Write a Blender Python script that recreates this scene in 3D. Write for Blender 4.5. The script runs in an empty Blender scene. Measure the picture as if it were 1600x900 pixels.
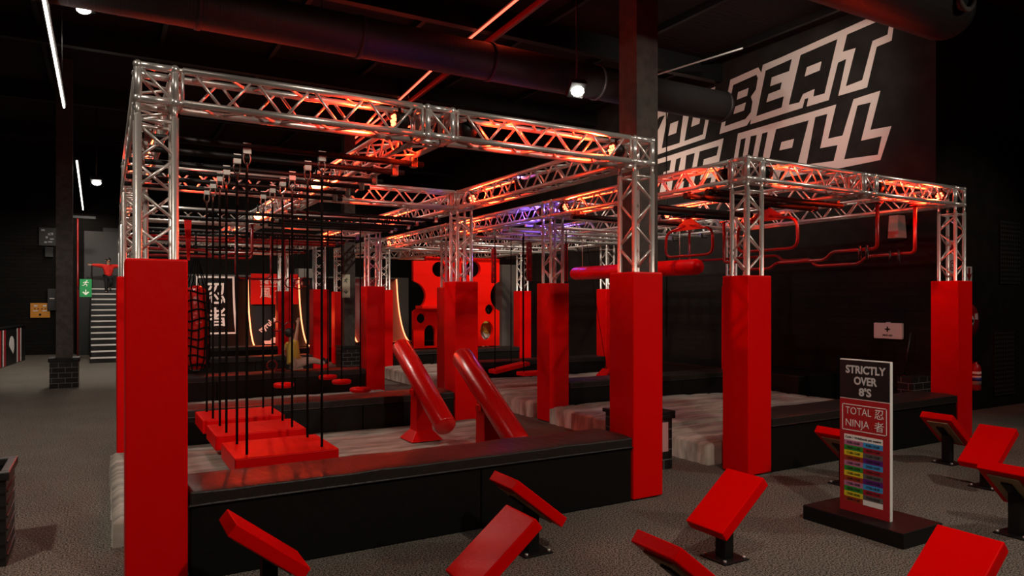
import bpy, math, random
from mathutils import Vector, Matrix, noise
random.seed(7)
C = bpy.context.scene.collection
S = bpy.context.scene
PI = math.pi
R = math.radians

# ------------------------------------------------------------------ camera, world, lights
CAM_H, HOR = 1.85, 470.0                       # camera height; image row of the horizon
FPX = math.sqrt((2700 - 800) * (800 - 160))    # focal length in pixels at 1600 wide
YAW = math.atan2(800 - 160, FPX)
FW = (math.sin(YAW), math.cos(YAW))
RT = (math.cos(YAW), -math.sin(YAW))
cam_d = bpy.data.cameras.new('camera')
cam = bpy.data.objects.new('camera', cam_d); C.objects.link(cam)
cam.location = (0, 0, CAM_H); cam.rotation_euler = (PI / 2, 0, -YAW)
cam_d.sensor_width = 36; cam_d.lens = FPX / 1600 * 36
cam_d.shift_y = (HOR - 450) / 1600
cam_d.clip_start = 0.05; cam_d.clip_end = 200
S.camera = cam
S.view_settings.view_transform = 'Standard'; S.view_settings.look = 'None'
S.view_settings.exposure = 0.0; S.view_settings.gamma = 1.0
S.view_settings.use_curve_mapping = False
w = bpy.data.worlds.new('world'); S.world = w; w.use_nodes = True
w.node_tree.nodes['Background'].inputs[0].default_value = (0.9, 0.7, 0.6, 1)
w.node_tree.nodes['Background'].inputs[1].default_value = 0.004
S.cycles.max_bounces = 6; S.cycles.diffuse_bounces = 3; S.cycles.glossy_bounces = 3
S.cycles.sample_clamp_indirect = 3.0
S.cycles.use_light_tree = True

def light(name, kind, loc, power, color, size=0.2, aim=None, spot=120, blend=0.6):
    d = bpy.data.lights.new(name, kind); d.energy = power; d.color = color
    if kind == 'AREA': d.shape = 'DISK'; d.size = size
    else: d.shadow_soft_size = size
    if kind == 'SPOT': d.spot_size = R(spot); d.spot_blend = blend
    o = bpy.data.objects.new(name, d); C.objects.link(o); o.location = loc
    if aim is not None:
        o.rotation_euler = (Vector(aim) - Vector(loc)).to_track_quat('-Z', 'Y').to_euler()
    return o
WARM = (1.0, 0.86, 0.72)
# ceiling floods near the photographer (outside the frame), plus added fill spots
light('hall_flood_left', 'SPOT', (2.6, -1.0, 5.6), 740, WARM, 0.10, (2.4, 5.0, 0.4), 88, 0.5)
light('alcove_fill', 'SPOT', (12.6, 1.8, 5.6), 150, WARM, 0.12, (12.5, 6.4, 1.2), 66, 0.8)  # added spot that lifts the dark alcove
light('sign_fill', 'SPOT', (2.0, 1.6, 5.5), 260, WARM, 0.10, (5.0, 3.4, 0.7), 50, 0.8)  # added narrow spot for a brighter sign face and nearby steps
light('mural_fill', 'SPOT', (8.7, 5.4, 6.3), 600, (1, .88, .76), 0.15, (11.6, 11.3, 5.0), 84, 0.9)  # unseen spot added so the wall lettering is bright and unshadowed
light('back_wall_fill', 'SPOT', (6.5, 22.5, 5.8), 420, WARM, 0.15, (6.5, 29, 2.0), 100, 0.9)  # added to light the grey back wall
light('side_wall_fill', 'SPOT', (7.5, 11.5, 5.9), 700, WARM, 0.15, (11.6, 14.0, 2.8), 100, 0.9)  # added to brighten the rear of the right wall
light('hall_flood_right', 'SPOT', (9.4, 0.2, 5.6), 560, WARM, 0.10, (7.0, 5.0, 0.4), 88, 0.6)
light('hole_wall_fill', 'SPOT', (8.2, 13.4, 5.6), 700, WARM, 0.15, (8.0, 17.0, 1.5), 100, 0.8)  # extra spot put in because the red hole wall was too dark
light('hall_flood_aisle', 'SPOT', (-2.4, 4.0, 5.6), 720, WARM, 0.15, (-1.2, 9.0, 0.0), 90, 0.8)
light('warped_wall_fill', 'SPOT', (2.6, 19.0, 5.8), 260, WARM, 0.15, (4.2, 23.0, 1.5), 80, 0.8)  # added white light for the warped wall and its banner

def at(px, py, z=0.0):                          # point at height z seen at a pixel
    D = (z - CAM_H) / ((HOR - py) / FPX); X = (px - 800) / FPX * D
    return Vector((RT[0] * X + FW[0] * D, RT[1] * X + FW[1] * D, z))
def onx(px, py, x):                             # point of the plane x = const
    a = (px - 800) / FPX; D = x / (RT[0] * a + FW[0])
    return Vector((x, (RT[1] * a + FW[1]) * D, CAM_H + (HOR - py) / FPX * D))
def ony(px, py, y):                             # point of the plane y = const
    a = (px - 800) / FPX; D = y / (RT[1] * a + FW[1])
    return Vector(((RT[0] * a + FW[0]) * D, y, CAM_H + (HOR - py) / FPX * D))

# ------------------------------------------------------------------ materials
MATS = {}
def mat(name, col, rough=0.5, metal=0.0, bump=0.0, bscale=40, bstretch=(1, 1, 1), col2=None, cscale=20, emit=None, estr=0, spec=0.5, coat=0):
    m = bpy.data.materials.new(name); m.use_nodes = True
    nt = m.node_tree; b = nt.nodes['Principled BSDF']
    b.inputs['Base Color'].default_value = (*col, 1); b.inputs['Roughness'].default_value = rough
    b.inputs['Metallic'].default_value = metal; b.inputs['Specular IOR Level'].default_value = spec
    if coat: b.inputs['Coat Weight'].default_value = coat; b.inputs['Coat Roughness'].default_value = 0.25
    if emit is not None:
        b.inputs['Emission Color'].default_value = (*emit, 1); b.inputs['Emission Strength'].default_value = estr
    if bump or col2:
        tc = nt.nodes.new('ShaderNodeTexCoord'); mp = nt.nodes.new('ShaderNodeMapping')
        mp.inputs['Scale'].default_value = bstretch
        nt.links.new(tc.outputs['Object'], mp.inputs[0])
    if bump:
        n = nt.nodes.new('ShaderNodeTexNoise'); n.inputs['Scale'].default_value = bscale; n.inputs['Detail'].default_value = 4
        bp = nt.nodes.new('ShaderNodeBump'); bp.inputs['Strength'].default_value = bump; bp.inputs['Distance'].default_value = 0.02
        nt.links.new(mp.outputs[0], n.inputs[0]); nt.links.new(n.outputs[0], bp.inputs['Height']); nt.links.new(bp.outputs[0], b.inputs['Normal'])
    if col2:
        n = nt.nodes.new('ShaderNodeTexNoise'); n.inputs['Scale'].default_value = cscale; n.inputs['Detail'].default_value = 6
        rp = nt.nodes.new('ShaderNodeValToRGB'); rp.color_ramp.elements[0].position = 0.38; rp.color_ramp.elements[1].position = 0.62
        rp.color_ramp.elements[0].color = (*col, 1); rp.color_ramp.elements[1].color = (*col2, 1)
        nt.links.new(mp.outputs[0], n.inputs[0]); nt.links.new(n.outputs[0], rp.inputs[0]); nt.links.new(rp.outputs[0], b.inputs['Base Color'])
    MATS[name] = m
    return m
def brick(name, c1, c2, mortar, sx, rough=0.7, msize=0.012, bump=0.6, w=0.4, h=0.12, axis='x'):
    m = bpy.data.materials.new(name); m.use_nodes = True; nt = m.node_tree; b = nt.nodes['Principled BSDF']
    tc = nt.nodes.new('ShaderNodeTexCoord'); sp = nt.nodes.new('ShaderNodeSeparateXYZ'); cb = nt.nodes.new('ShaderNodeCombineXYZ')
    nt.links.new(tc.outputs['Object'], sp.inputs[0])
    ad = nt.nodes.new('ShaderNodeMath'); nt.links.new(sp.outputs[0], ad.inputs[0]); nt.links.new(sp.outputs[1], ad.inputs[1])
    nt.links.new(ad.outputs[0], cb.inputs[0]); nt.links.new(sp.outputs[2], cb.inputs[1])
    br = nt.nodes.new('ShaderNodeTexBrick'); br.inputs['Scale'].default_value = sx
    br.inputs['Brick Width'].default_value = w; br.inputs['Row Height'].default_value = h; br.inputs['Mortar Size'].default_value = msize
    br.inputs['Color1'].default_value = (*c1, 1); br.inputs['Color2'].default_value = (*c2, 1); br.inputs['Mortar'].default_value = (*mortar, 1)
    nt.links.new(cb.outputs[0], br.inputs[0]); nt.links.new(br.outputs[0], b.inputs['Base Color'])
    bp = nt.nodes.new('ShaderNodeBump'); bp.inputs['Strength'].default_value = bump; bp.inputs['Distance'].default_value = 0.015; bp.invert = True
    nt.links.new(br.outputs[1], bp.inputs['Height']); nt.links.new(bp.outputs[0], b.inputs['Normal'])
    b.inputs['Roughness'].default_value = rough; b.inputs['Specular IOR Level'].default_value = 0.2
    MATS[name] = m
    return m
RED = mat('red_vinyl', (0.66, 0.001, 0.001), 0.42, bump=0.45, bscale=4.5, bstretch=(1, 1, .6), spec=0.12)
REDG = mat('red_gloss_vinyl', (0.6, 0.003, 0.003), 0.2, bump=0.15, bscale=45, spec=0.5, coat=.4)
REDP = mat('red_paint', (0.22, 0.002, 0.002), 0.32)
ALU = mat('aluminium', (0.72, 0.68, 0.64), 0.36, metal=0.75, bump=0.05, bscale=60)
ALUB = mat('bright_aluminium', (0.8, 0.77, 0.74), 0.3, metal=0.75)
BLKV = mat('black_vinyl', (0.004, 0.0036, 0.0032), 0.5, spec=0.2, bump=0.25, bscale=7)
LIDV = mat('lid_vinyl', (0.015, 0.012, 0.0105), 0.45, bump=0.5, bscale=9, bstretch=(1.6, .6, 1), spec=.3)
BLK = mat('black_steel', (0.005, 0.005, 0.005), 0.5, spec=0.25)
BLKP = mat('black_plastic', (0.007, 0.007, 0.007), 0.45)
ROPE = mat('black_rope', (0.006, 0.0055, 0.005), 0.9, spec=.1, bump=0.6, bscale=160)
STEEL = mat('galvanised_steel', (0.55, 0.53, 0.5), 0.4, metal=0.6)
DSTEEL = mat('dark_steel', (0.17, 0.155, 0.14), 0.35, metal=0.85)
TARP = mat('grey_tarpaulin', (0.40, 0.36, 0.31), 0.6, bump=0.6, bscale=3, bstretch=(.7, 4, 1), col2=(0.2, 0.18, 0.155), cscale=2.2, spec=.25)  # darker streaks put wrinkle shade into the colour
WOOD = mat('plywood', (0.28, 0.2, 0.1), 0.7, col2=(0.34, 0.25, 0.14), cscale=12)
WHITE = mat('white_paint', (0.72, 0.68, 0.63), 0.6)
MURAL = mat('white_wall_paint', (0.62, 0.52, 0.47), 0.7)
SIGNW = mat('white_sign', (0.75, 0.73, 0.7), 0.5)
SIGNR = mat('red_sign', (0.34, 0.012, 0.015), 0.5)
SIGNB = mat('black_sign', (0.01, 0.01, 0.01), 0.5)
SILV = mat('grey_letter', (0.5, 0.5, 0.5), 0.5)
CONC = mat('painted_concrete', (0.035, 0.03, 0.025), 0.85, bump=0.5, bscale=14, col2=(0.055, 0.046, 0.04), cscale=9)
DARKW = mat('dark_wall_paint', (0.010, 0.0088, 0.0076), 0.8, spec=0.2, bump=0.15, bscale=30, col2=(0.016, 0.014, 0.012), cscale=3)
GREYW = mat('grey_wall_paint', (0.16, 0.14, 0.125), 0.8, bump=0.2, bscale=20)
DARKBRICK = brick('dark_brick', (0.0062, 0.0052, 0.0045), (0.0085, 0.0072, 0.0062), (0.004, 0.0035, 0.003), 1.0, 0.85, 0.006, 0.8, 0.42, 0.12)
BLKTILE = brick('black_brick_tile', (0.012, 0.012, 0.012), (0.016, 0.015, 0.015), (0.11, 0.105, 0.1), 1.0, 0.35, 0.006, 0.3, 0.24, 0.11)
CEIL = mat('dark_roof_sheet', (0.016, 0.010, 0.011), 0.8, spec=0.1, bump=0.9, bscale=6, bstretch=(0.15, 3, 1))
DUCT = mat('black_duct', (0.005, 0.0042, 0.0045), 0.6, bump=0.35, bscale=8, bstretch=(8, 0.2, 0.2))
SKIN = mat('skin', (0.5, 0.28, 0.18), 0.6)
HAIR = mat('dark_hair', (0.015, 0.01, 0.008), 0.6)
YEL = mat('yellow_cotton', (0.55, 0.36, 0.05), 0.8)
CREAM = mat('cream_cotton', (0.55, 0.5, 0.42), 0.8)
REDC = mat('red_cotton', (0.8, 0.02, 0.012), 0.8)
BLKC = mat('black_cotton', (0.012, 0.012, 0.014), 0.8)
LEDW = mat('white_led', (1, 1, 1), 0.5, emit=(1, 0.93, 0.8), estr=9)
LEDR = mat('red_led', (1, 0.2, 0.1), 0.5, emit=(1, 0.10, 0.055), estr=3.6)
LEDN = mat('red_neon', (1, 0.4, 0.2), 0.5, emit=(1, 0.26, 0.11), estr=3.2)
LAMPR = mat('red_lens', (1, 0.1, 0.05), 0.5, emit=(1, 0.11, 0.045), estr=9)
LAMPG = mat('hot_red_lens', (1, 0.1, 0.05), 0.5, emit=(1, 0.2, 0.06), estr=40)
LAMPW = mat('white_lens', (1, 1, 1), 0.5, emit=(1, 0.95, 0.85), estr=30)
LAMPV = mat('violet_lens', (0.5, 0.3, 1), 0.5, emit=(0.35, 0.2, 1), estr=10)
EXITG = mat('exit_green', (0.01, 0.22, 0.06), 0.5, emit=(0.02, 0.45, 0.12), estr=0.12)
GLOWW = mat('sign_white_glow', (0.8, 0.85, 0.7), 0.5, emit=(0.8, 0.85, 0.6), estr=0.12)
ORANGE = mat('orange_panel', (0.7, 0.27, 0.02), 0.5)
BLUEP = mat('blue_label', (0.03, 0.06, 0.35), 0.5)
def carpet():
    m = bpy.data.materials.new('grey_carpet'); m.use_nodes = True; nt = m.node_tree; b = nt.nodes['Principled BSDF']
    tc = nt.nodes.new('ShaderNodeTexCoord')
    n = nt.nodes.new('ShaderNodeTexNoise'); n.inputs['Scale'].default_value = 78; n.inputs['Detail'].default_value = 2; n.inputs['Roughness'].default_value = 0.9
    n2 = nt.nodes.new('ShaderNodeTexNoise'); n2.inputs['Scale'].default_value = 1.3; n2.inputs['Detail'].default_value = 3
    nt.links.new(tc.outputs['Object'], n.inputs[0]); nt.links.new(tc.outputs['Object'], n2.inputs[0])
    rp = nt.nodes.new('ShaderNodeValToRGB'); e = rp.color_ramp.elements
    e[0].position = 0.44; e[0].color = (0.012, 0.0105, 0.009, 1); e[1].position = 0.57; e[1].color = (0.27, 0.24, 0.205, 1)
    nt.links.new(n.outputs[0], rp.inputs[0])
    mx = nt.nodes.new('ShaderNodeMix'); mx.data_type = 'RGBA'; mx.blend_type = 'MULTIPLY'; mx.inputs[0].default_value = 0.35
    nt.links.new(rp.outputs[0], mx.inputs[6]); nt.links.new(n2.outputs[0], mx.inputs[7]); nt.links.new(mx.outputs[2], b.inputs['Base Color'])
    bp = nt.nodes.new('ShaderNodeBump'); bp.inputs['Strength'].default_value = 0.04; bp.inputs['Distance'].default_value = 0.01
    nt.links.new(n.outputs[0], bp.inputs['Height']); nt.links.new(bp.outputs[0], b.inputs['Normal'])
    b.inputs['Roughness'].default_value = 0.95; b.inputs['Specular IOR Level'].default_value = 0.1
    return m
CARPET = carpet()
def dots_mat():
    m = bpy.data.materials.new('perforated_sheet'); m.use_nodes = True; nt = m.node_tree; b = nt.nodes['Principled BSDF']
    tc = nt.nodes.new('ShaderNodeTexCoord'); v = nt.nodes.new('ShaderNodeTexVoronoi'); v.inputs['Scale'].default_value = 13; v.inputs['Randomness'].default_value = 0
    nt.links.new(tc.outputs['Object'], v.inputs[0])
    rp = nt.nodes.new('ShaderNodeValToRGB'); e = rp.color_ramp.elements; e[0].position = 0.3; e[0].color = (0.05, 0.046, 0.042, 1); e[1].position = 0.34; e[1].color = (0.012, 0.012, 0.012, 1)
    nt.links.new(v.outputs[0], rp.inputs[0]); nt.links.new(rp.outputs[0], b.inputs['Base Color'])
    return m
PERF = dots_mat()

# ------------------------------------------------------------------ mesh builder
class MB:
    def __init__(s): s.v = []; s.f = []; s.sm = []
    def add(s, vs, fs, smooth=False):
        o = len(s.v); s.v += [Vector(v) for v in vs]
        for f in fs: s.f.append(tuple(i + o for i in f)); s.sm.append(smooth)
        return s
    def box(s, a, b, M=None):
        (x0, y0, z0), (x1, y1, z1) = a, b
        vs = [Vector(p) for p in ((x0, y0, z0), (x1, y0, z0), (x1, y1, z0), (x0, y1, z0), (x0, y0, z1), (x1, y0, z1), (x1, y1, z1), (x0, y1, z1))]
        if M is not None: vs = [M @ v for v in vs]
        return s.add(vs, [(3, 2, 1, 0), (4, 5, 6, 7), (0, 1, 5, 4), (1, 2, 6, 5), (2, 3, 7, 6), (3, 0, 4, 7)])
    def cbox(s, c, d, M=None):
        return s.box(tuple(c[i] - d[i] / 2 for i in range(3)), tuple(c[i] + d[i] / 2 for i in range(3)), M)
    def tube(s, p, q, r, n=8, r2=None, caps=True):
        p, q = Vector(p), Vector(q); d = (q - p)
        if d.length < 1e-6: return s
        d.normalize(); a = d.orthogonal().normalized(); b = d.cross(a); r2 = r if r2 is None else r2
        vs = []
        for c, rr in ((p, r), (q, r2)):
            for i in range(n):
                t = 2 * PI * i / n; vs.append(c + (a * math.cos(t) + b * math.sin(t)) * rr)
        fs = [(i, (i + 1) % n, n + (i + 1) % n, n + i) for i in range(n)]
        s.add(vs, fs, True)
        if caps:
            o = len(s.v) - 2 * n
            s.f.append(tuple(o + i for i in reversed(range(n)))); s.sm.append(False)
            s.f.append(tuple(o + n + i for i in range(n))); s.sm.append(False)
        return s
    def path(s, pts, r, n=8, closed=False, rnd=0.0, k=4):
        P = [Vector(p) for p in pts]
        if rnd > 0:
            Q = []; N = len(P)
            for i, p in enumerate(P):
                if not closed and i in (0, N - 1): Q.append(p); continue
                a, b = P[i - 1], P[(i + 1) % N]
                ra = min(rnd, (a - p).length * .48); rb = min(rnd, (b - p).length * .48)
                A = p + (a - p).normalized() * ra; B = p + (b - p).normalized() * rb
                for j in range(k + 1):
                    t = j / k; Q.append(A * (1 - t) ** 2 + p * 2 * t * (1 - t) + B * t * t)
            P = Q
        N = len(P); rings = []; a = None
        for i, p in enumerate(P):
            t0 = P[i - 1] if (i > 0 or closed) else p; t1 = P[(i + 1) % N] if (i < N - 1 or closed) else p
            d = (t1 - t0).normalized()
            if a is None: a = d.orthogonal().normalized()
            else:
                a = a - d * a.dot(d)
                a = a.normalized() if a.length > 1e-5 else d.orthogonal().normalized()
            b = d.cross(a); rings.append([p + (a * math.cos(2 * PI * j / n) + b * math.sin(2 * PI * j / n)) * r for j in range(n)])
        vs = [v for g in rings for v in g]; fs = []
        for i in range(N if closed else N - 1):
            i2 = (i + 1) % N
            fs += [(i * n + j, i * n + (j + 1) % n, i2 * n + (j + 1) % n, i2 * n + j) for j in range(n)]
        s.add(vs, fs, True)
        if not closed:
            o = len(s.v) - N * n
            s.f.append(tuple(o + j for j in reversed(range(n)))); s.sm.append(False)
            s.f.append(tuple(o + (N - 1) * n + j for j in range(n))); s.sm.append(False)
        return s
    def lathe(s, prof, n=24, M=None, smooth=True):
        vs = []; M = M or Matrix()
        for r, z in prof:
            for j in range(n): vs.append(M @ Vector((r * math.cos(2 * PI * j / n), r * math.sin(2 * PI * j / n), z)))
        fs = []
        for i in range(len(prof) - 1):
            fs += [(i * n + j, i * n + (j + 1) % n, (i + 1) * n + (j + 1) % n, (i + 1) * n + j) for j in range(n)]
        fs += [tuple(reversed(range(n))), tuple((len(prof) - 1) * n + j for j in range(n))]
        return s.add(vs, fs, smooth)
    def ball(s, c, r, n=10, sc=(1, 1, 1)):
        prof = [(max(r * math.sin(PI * i / n), 1e-4), -r * math.cos(PI * i / n)) for i in range(n + 1)]
        return s.lathe(prof, max(8, n), Matrix.Translation(c) @ Matrix.Diagonal((*sc, 1)))
    def build(s, name, m, parent=None, bevel=0.0, seg=2):
        me = bpy.data.meshes.new(name); me.from_pydata([tuple(v) for v in s.v], [], s.f)
        me.polygons.foreach_set('use_smooth', s.sm); me.materials.append(m); me.update()
        return link(name, me, parent, bevel, seg)
def link(name, me, parent=None, bevel=0.0, seg=2):
    o = bpy.data.objects.new(name, me); C.objects.link(o)
    if parent is not None: o.parent = parent
    if bevel:
        b = o.modifiers.new('bevel', 'BEVEL'); b.width = bevel; b.segments = seg; b.limit_method = 'ANGLE'; b.angle_limit = R(40)
        b.harden_normals = False
    return o
def tag(o, label, cat, group=None):
    o['label'] = label; o['category'] = cat
    if group: o['group'] = group
    return o
def thing(name, label, cat, loc=(0, 0, 0), rz=0.0, group=None):
    o = bpy.data.objects.new(name, None); C.objects.link(o); o.location = loc; o.rotation_euler = (0, 0, rz)
    o.empty_display_size = 0.1
    return tag(o, label, cat, group)
def dup(root, loc, rz=None, label=None, group=None):
    c = root.copy(); C.objects.link(c); c.location = loc
    if rz is not None: c.rotation_euler = (0, 0, rz)
    if label: c['label'] = label
    if group: c['group'] = group
    for ch in [o for o in C.objects if o.parent == root]:
        d = ch.copy(); C.objects.link(d); d.parent = c
        for g in [o for o in C.objects if o.parent == ch]:
            e = g.copy(); C.objects.link(e); e.parent = d
    return c
def struct(o): o['kind'] = 'structure'; return o
def curve_mesh(name, loops, m, parent=None, depth=0.004, M=None):
    cu = bpy.data.curves.new(name, 'CURVE'); cu.dimensions = '2D'; cu.fill_mode = 'BOTH'; cu.extrude = depth / 2
    for L in loops:
        sp = cu.splines.new('POLY'); sp.points.add(len(L) - 1); sp.use_cyclic_u = True
        for i, (x, y) in enumerate(L): sp.points[i].co = (x, y, 0, 1)
    return curve_to(name, cu, m, parent, M)
def curve_to(name, cu, m, parent, M):
    t = bpy.data.objects.new(name + '_tmp', cu); C.objects.link(t)
    bpy.context.view_layer.update()
    me = bpy.data.meshes.new_from_object(t.evaluated_get(bpy.context.evaluated_depsgraph_get()))
    bpy.data.objects.remove(t); bpy.data.curves.remove(cu)
    if M is not None: me.transform(M)
    me.materials.clear(); me.materials.append(m); me.name = name
    return link(name, me, parent)
def text_mesh(name, s, size, m, parent, M, bold=0.0, width=None, align='CENTER', depth=0.003):
    cu = bpy.data.curves.new(name, 'FONT'); cu.body = s; cu.size = size; cu.align_x = align; cu.align_y = 'CENTER'
    cu.extrude = depth / 2; cu.offset = bold; cu.resolution_u = 3
    o = curve_to(name, cu, m, parent, None)
    if width:
        xs = [v.co.x for v in o.data.vertices]; k = width / max(1e-6, max(xs) - min(xs))
        o.data.transform(Matrix.Diagonal((k, 1, 1, 1)))
    o.data.transform(M)
    return o
def plane_frame(o, u, v):                        # matrix taking (x, y) to o + x u + y v
    u = Vector(u).normalized(); v = Vector(v).normalized(); n = u.cross(v)
    return Matrix(((u.x, v.x, n.x, o[0]), (u.y, v.y, n.y, o[1]), (u.z, v.z, n.z, o[2]), (0, 0, 0, 1)))
XZ = lambda o: plane_frame(o, (1, 0, 0), (0, 0, 1))        # faces -y
YZ = lambda o: plane_frame(o, (0, -1, 0), (0, 0, 1))       # faces -x
def circ(cx, cy, rx, ry=None, n=24, a0=0, a1=360):
    ry = ry or rx
    return [(cx + rx * math.cos(R(a0 + (a1 - a0) * i / n)), cy + ry * math.sin(R(a0 + (a1 - a0) * i / n))) for i in range(n if a1 - a0 == 360 else n + 1)]

# ------------------------------------------------------------------ the hall
WX, WY, BY, ZC = 11.6, 6.4, 29.0, 7.0
struct(MB().box((-5.2, -5.2, -0.1), (17.2, BY + 0.2, 0)).build('floor', CARPET))
struct(MB().box((-5.2, -5.2, ZC), (17.2, BY + 0.2, ZC + 0.1)).build('ceiling', CEIL))
struct(MB().box((-5.2, -5.2, 0), (-5.0, BY + .2, ZC)).build('wall_left', DARKBRICK))
struct(MB().box((WX, WY, 0), (WX + 0.2, BY + .2, 2.45)).build('wall_right', DARKBRICK))
struct(MB().box((WX + 0.003, WY, 2.45), (WX + 0.2, BY + .2, ZC)).build('wall_right_upper', DARKW))
struct(MB().box((WX + .2, WY, 0), (17.2, WY + 0.2, ZC)).build('wall_alcove', DARKW))
struct(MB().box((17.0, -5.2, 0), (17.2, WY, ZC)).build('wall_east', DARKW))
struct(MB().box((-5.0, -5.2, 0), (17.0, -5.0, ZC)).build('wall_front', DARKW))
struct(MB().box((-5.0, BY, 0), (WX, BY + .2, ZC)).build('wall_back', DARKBRICK))
struct(MB().box((1.6, BY - .12, 0), (WX - .05, BY - .003, 2.85)).build('trim_1', GREYW))
for i, y in enumerate((2.0, 6.5, 11.0, 15.5, 20.0, 24.5)):
    struct(MB().box((-5, y - .08, ZC - .42), (17 if y < 6 else WX, y + .08, ZC - .003)).build('trim_%d' % (2 + i), BLK))
for i, x in enumerate((-3, -1, 1, 3, 5, 7, 9, 11)):
    struct(MB().box((x - .04, -5, ZC - .14), (x + .04, BY, ZC - .004)).build('trim_%d' % (20 + i), BLK))

def hall_column(x, y, label, blabel, paper=False):
    o = MB().box((-.15, -.15, 0.62), (.15, .15, ZC)).build('concrete_column', CONC)
    o.location = (x, y, 0); tag(o, label, 'column'); 
    t = thing('column_base_box', blabel, 'box', (x, y, 0))
    MB().box((-.26, -.26, 0), (.26, .26, .60)).build('body', BLKTILE, t, 0.004)
    MB().box((-.285, -.285, .60), (.285, .285, .64)).box((-.285, -.285, .56), (.285, -.262, .60)).box((.262, -.285, .56), (.285, .285, .60)).build('lid', BLK, t, 0.004)
    if paper:
        q = MB().box((.261, -.2, .2), (.264, .02, .52)).build('notice', SIGNW, t)
        MB().box((-.05, -.264, .2), (.2, -.261, .52)).build('notice', mat('pink_paper', (0.5, .25, .25), .6), t)
hall_column(5.17, 6.10, 'tall square concrete column between the two truss frames', 'black tile box with notices around the column between the truss frames', True)
hall_column(-0.70, 17.9, 'dark square concrete column in the left aisle', 'black brick-pattern box around the foot of the left aisle column')
hall_column(5.80, 18.9, 'dark concrete column carrying the far green exit sign', 'black brick-pattern box around the foot of the far middle column')
c = MB().box((-.3, -.12, 0), (.3, .12, .64)).build('skirting_box', BLKTILE); c.location = (11.28, 6.54, 0)
tag(c, 'low black brick-pattern box against the right wall beside the end post', 'box')

# wall lettering, traced on the right wall plane
wl = thing('wall_lettering', 'huge slanted white outline lettering YOU BEAT THE WALL painted high on the right wall', 'mural', (WX, 9, 0))
def wall_loops(loops):
    out = []
    for L in loops:
        out.append([(-(onx(px, py, WX).y - 9), onx(px, py, WX).z) for px, py in L])
    return out
MW = Matrix(((0, 0, -1, -0.0025), (-1, 0, 0, 0), (0, 1, 0, 0), (0, 0, 0, 1)))
BEAT = [[(1124.3, 209.6), (1141.4, 124.7), (1185, 105.2), (1189.7, 113.8), (1192.2, 101.3), (1219.6, 90), (1359, 27.5), (1401, 9), (1393.3, 63.3), (1370, 73.3), (1355, 136.7), (1310, 150), (1322.5, 92), (1309.5, 98), (1295, 156.5), (1260.5, 166.7), (1263.3, 153), (1257.5, 155), (1254, 168.5), (1172.3, 194.3), (1173.7, 186), (1167, 196)],
  [(1145.7, 132.9), (1182, 116.7), (1184.3, 122), (1181.4, 139.8), (1173.4, 151.4), (1176, 159.3), (1173.4, 175.2), (1164.8, 186), (1132.3, 197.6)],
  [(1153.5, 144), (1169.8, 137.4), (1167.4, 149.6), (1151.3, 156)], [(1149.2, 166.5), (1165.5, 160), (1162.6, 172.6), (1146, 178.5)],
  [(1196.5, 110.2), (1237.3, 92.2), (1233.4, 111), (1206.2, 121), (1203.5, 134.8), (1222, 128.3), (1219.3, 139.8), (1200.9, 147), (1197.7, 160), (1225, 150.4), (1221.5, 168), (1181.7, 181.7)],
  [(1251, 86), (1308.7, 61), (1288.7, 146), (1271, 151), (1273, 139), (1255, 147), (1249, 160), (1232.5, 164)],
  [(1261, 105), (1283.7, 96), (1281, 110), (1257.5, 119.5)],
  [(1323.7, 54), (1370, 34), (1392, 25), (1387, 54), (1363.7, 64), (1347.5, 125), (1321.7, 135), (1337, 75), (1317, 81)]]
WALLW = [[(1139, 295), (1153.3, 208.7), (1200, 195), (1306.7, 163.3), (1294, 216.7), (1316.7, 211.7), (1334, 155), (1375.7, 141.7), (1360, 203), (1393, 197), (1375.7, 250), (1317, 262), (1258, 272), (1224, 277.5), (1226.5, 267), (1220.5, 268.5), (1216.5, 279.5)],
  [(1157.6, 218), (1165.5, 215.5), (1157, 266), (1164.5, 264), (1173.3, 212.7), (1182.7, 211), (1173, 262), (1181, 260), (1191, 208.7), (1200, 206), (1186.5, 274), (1147.5, 283)],
  [(1212.7, 202), (1263.7, 188), (1246, 258), (1228, 263), (1230.5, 252), (1214, 256), (1211.5, 264), (1197.5, 268)],
  [(1221.3, 222), (1240.7, 217), (1237.7, 230.7), (1218, 235)],
  [(1274, 183), (1293, 178), (1281.7, 231.7), (1309, 226.7), (1302.7, 251.7), (1260, 257)],
  [(1340, 165), (1360.7, 160), (1345.7, 220), (1378, 212.7), (1371.7, 241.7), (1319, 249)]]
YOU = [[(1117.8, 135.5), (1101.7, 216.7), (1028.7, 241.3), (998, 252), (1008, 180)],
  [(1044, 176), (1069.5, 166), (1062, 223.3), (1034, 232)], [(1047.8, 193.3), (1060, 188.6), (1056.7, 207.8), (1044.4, 212.2)],
  [(1080.5, 157), (1089.5, 153), (1080, 198.3), (1092.8, 193.3), (1101, 149.5), (1110, 146), (1098.3, 210), (1069.5, 220.5)],
  [(1012, 190), (1022, 186), (1021, 200), (1030, 183), (1039, 180), (1022, 218), (1017, 240), (1008, 243), (1012, 222)]]
THE = [[(1000, 258), (1130.7, 216), (1116, 292), (1028, 313), (1000, 320)],
  [(1018, 259), (1048.7, 250), (1046.5, 266), (1037, 269), (1030, 306), (1021, 308), (1027, 272), (1016, 275)],
  [(1056.7, 248.7), (1064.3, 246), (1060, 268), (1070, 265), (1072.5, 243), (1086, 238.7), (1075, 297), (1066, 299), (1069, 283), (1058, 286), (1055, 302), (1048, 304)],
  [(1093.3, 236.7), (1123.3, 228), (1120, 242.7), (1100, 249), (1098, 260), (1113, 256), (1111, 267), (1096, 271.5), (1094, 281), (1112, 277), (1110, 286), (1083, 293)]]
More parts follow.
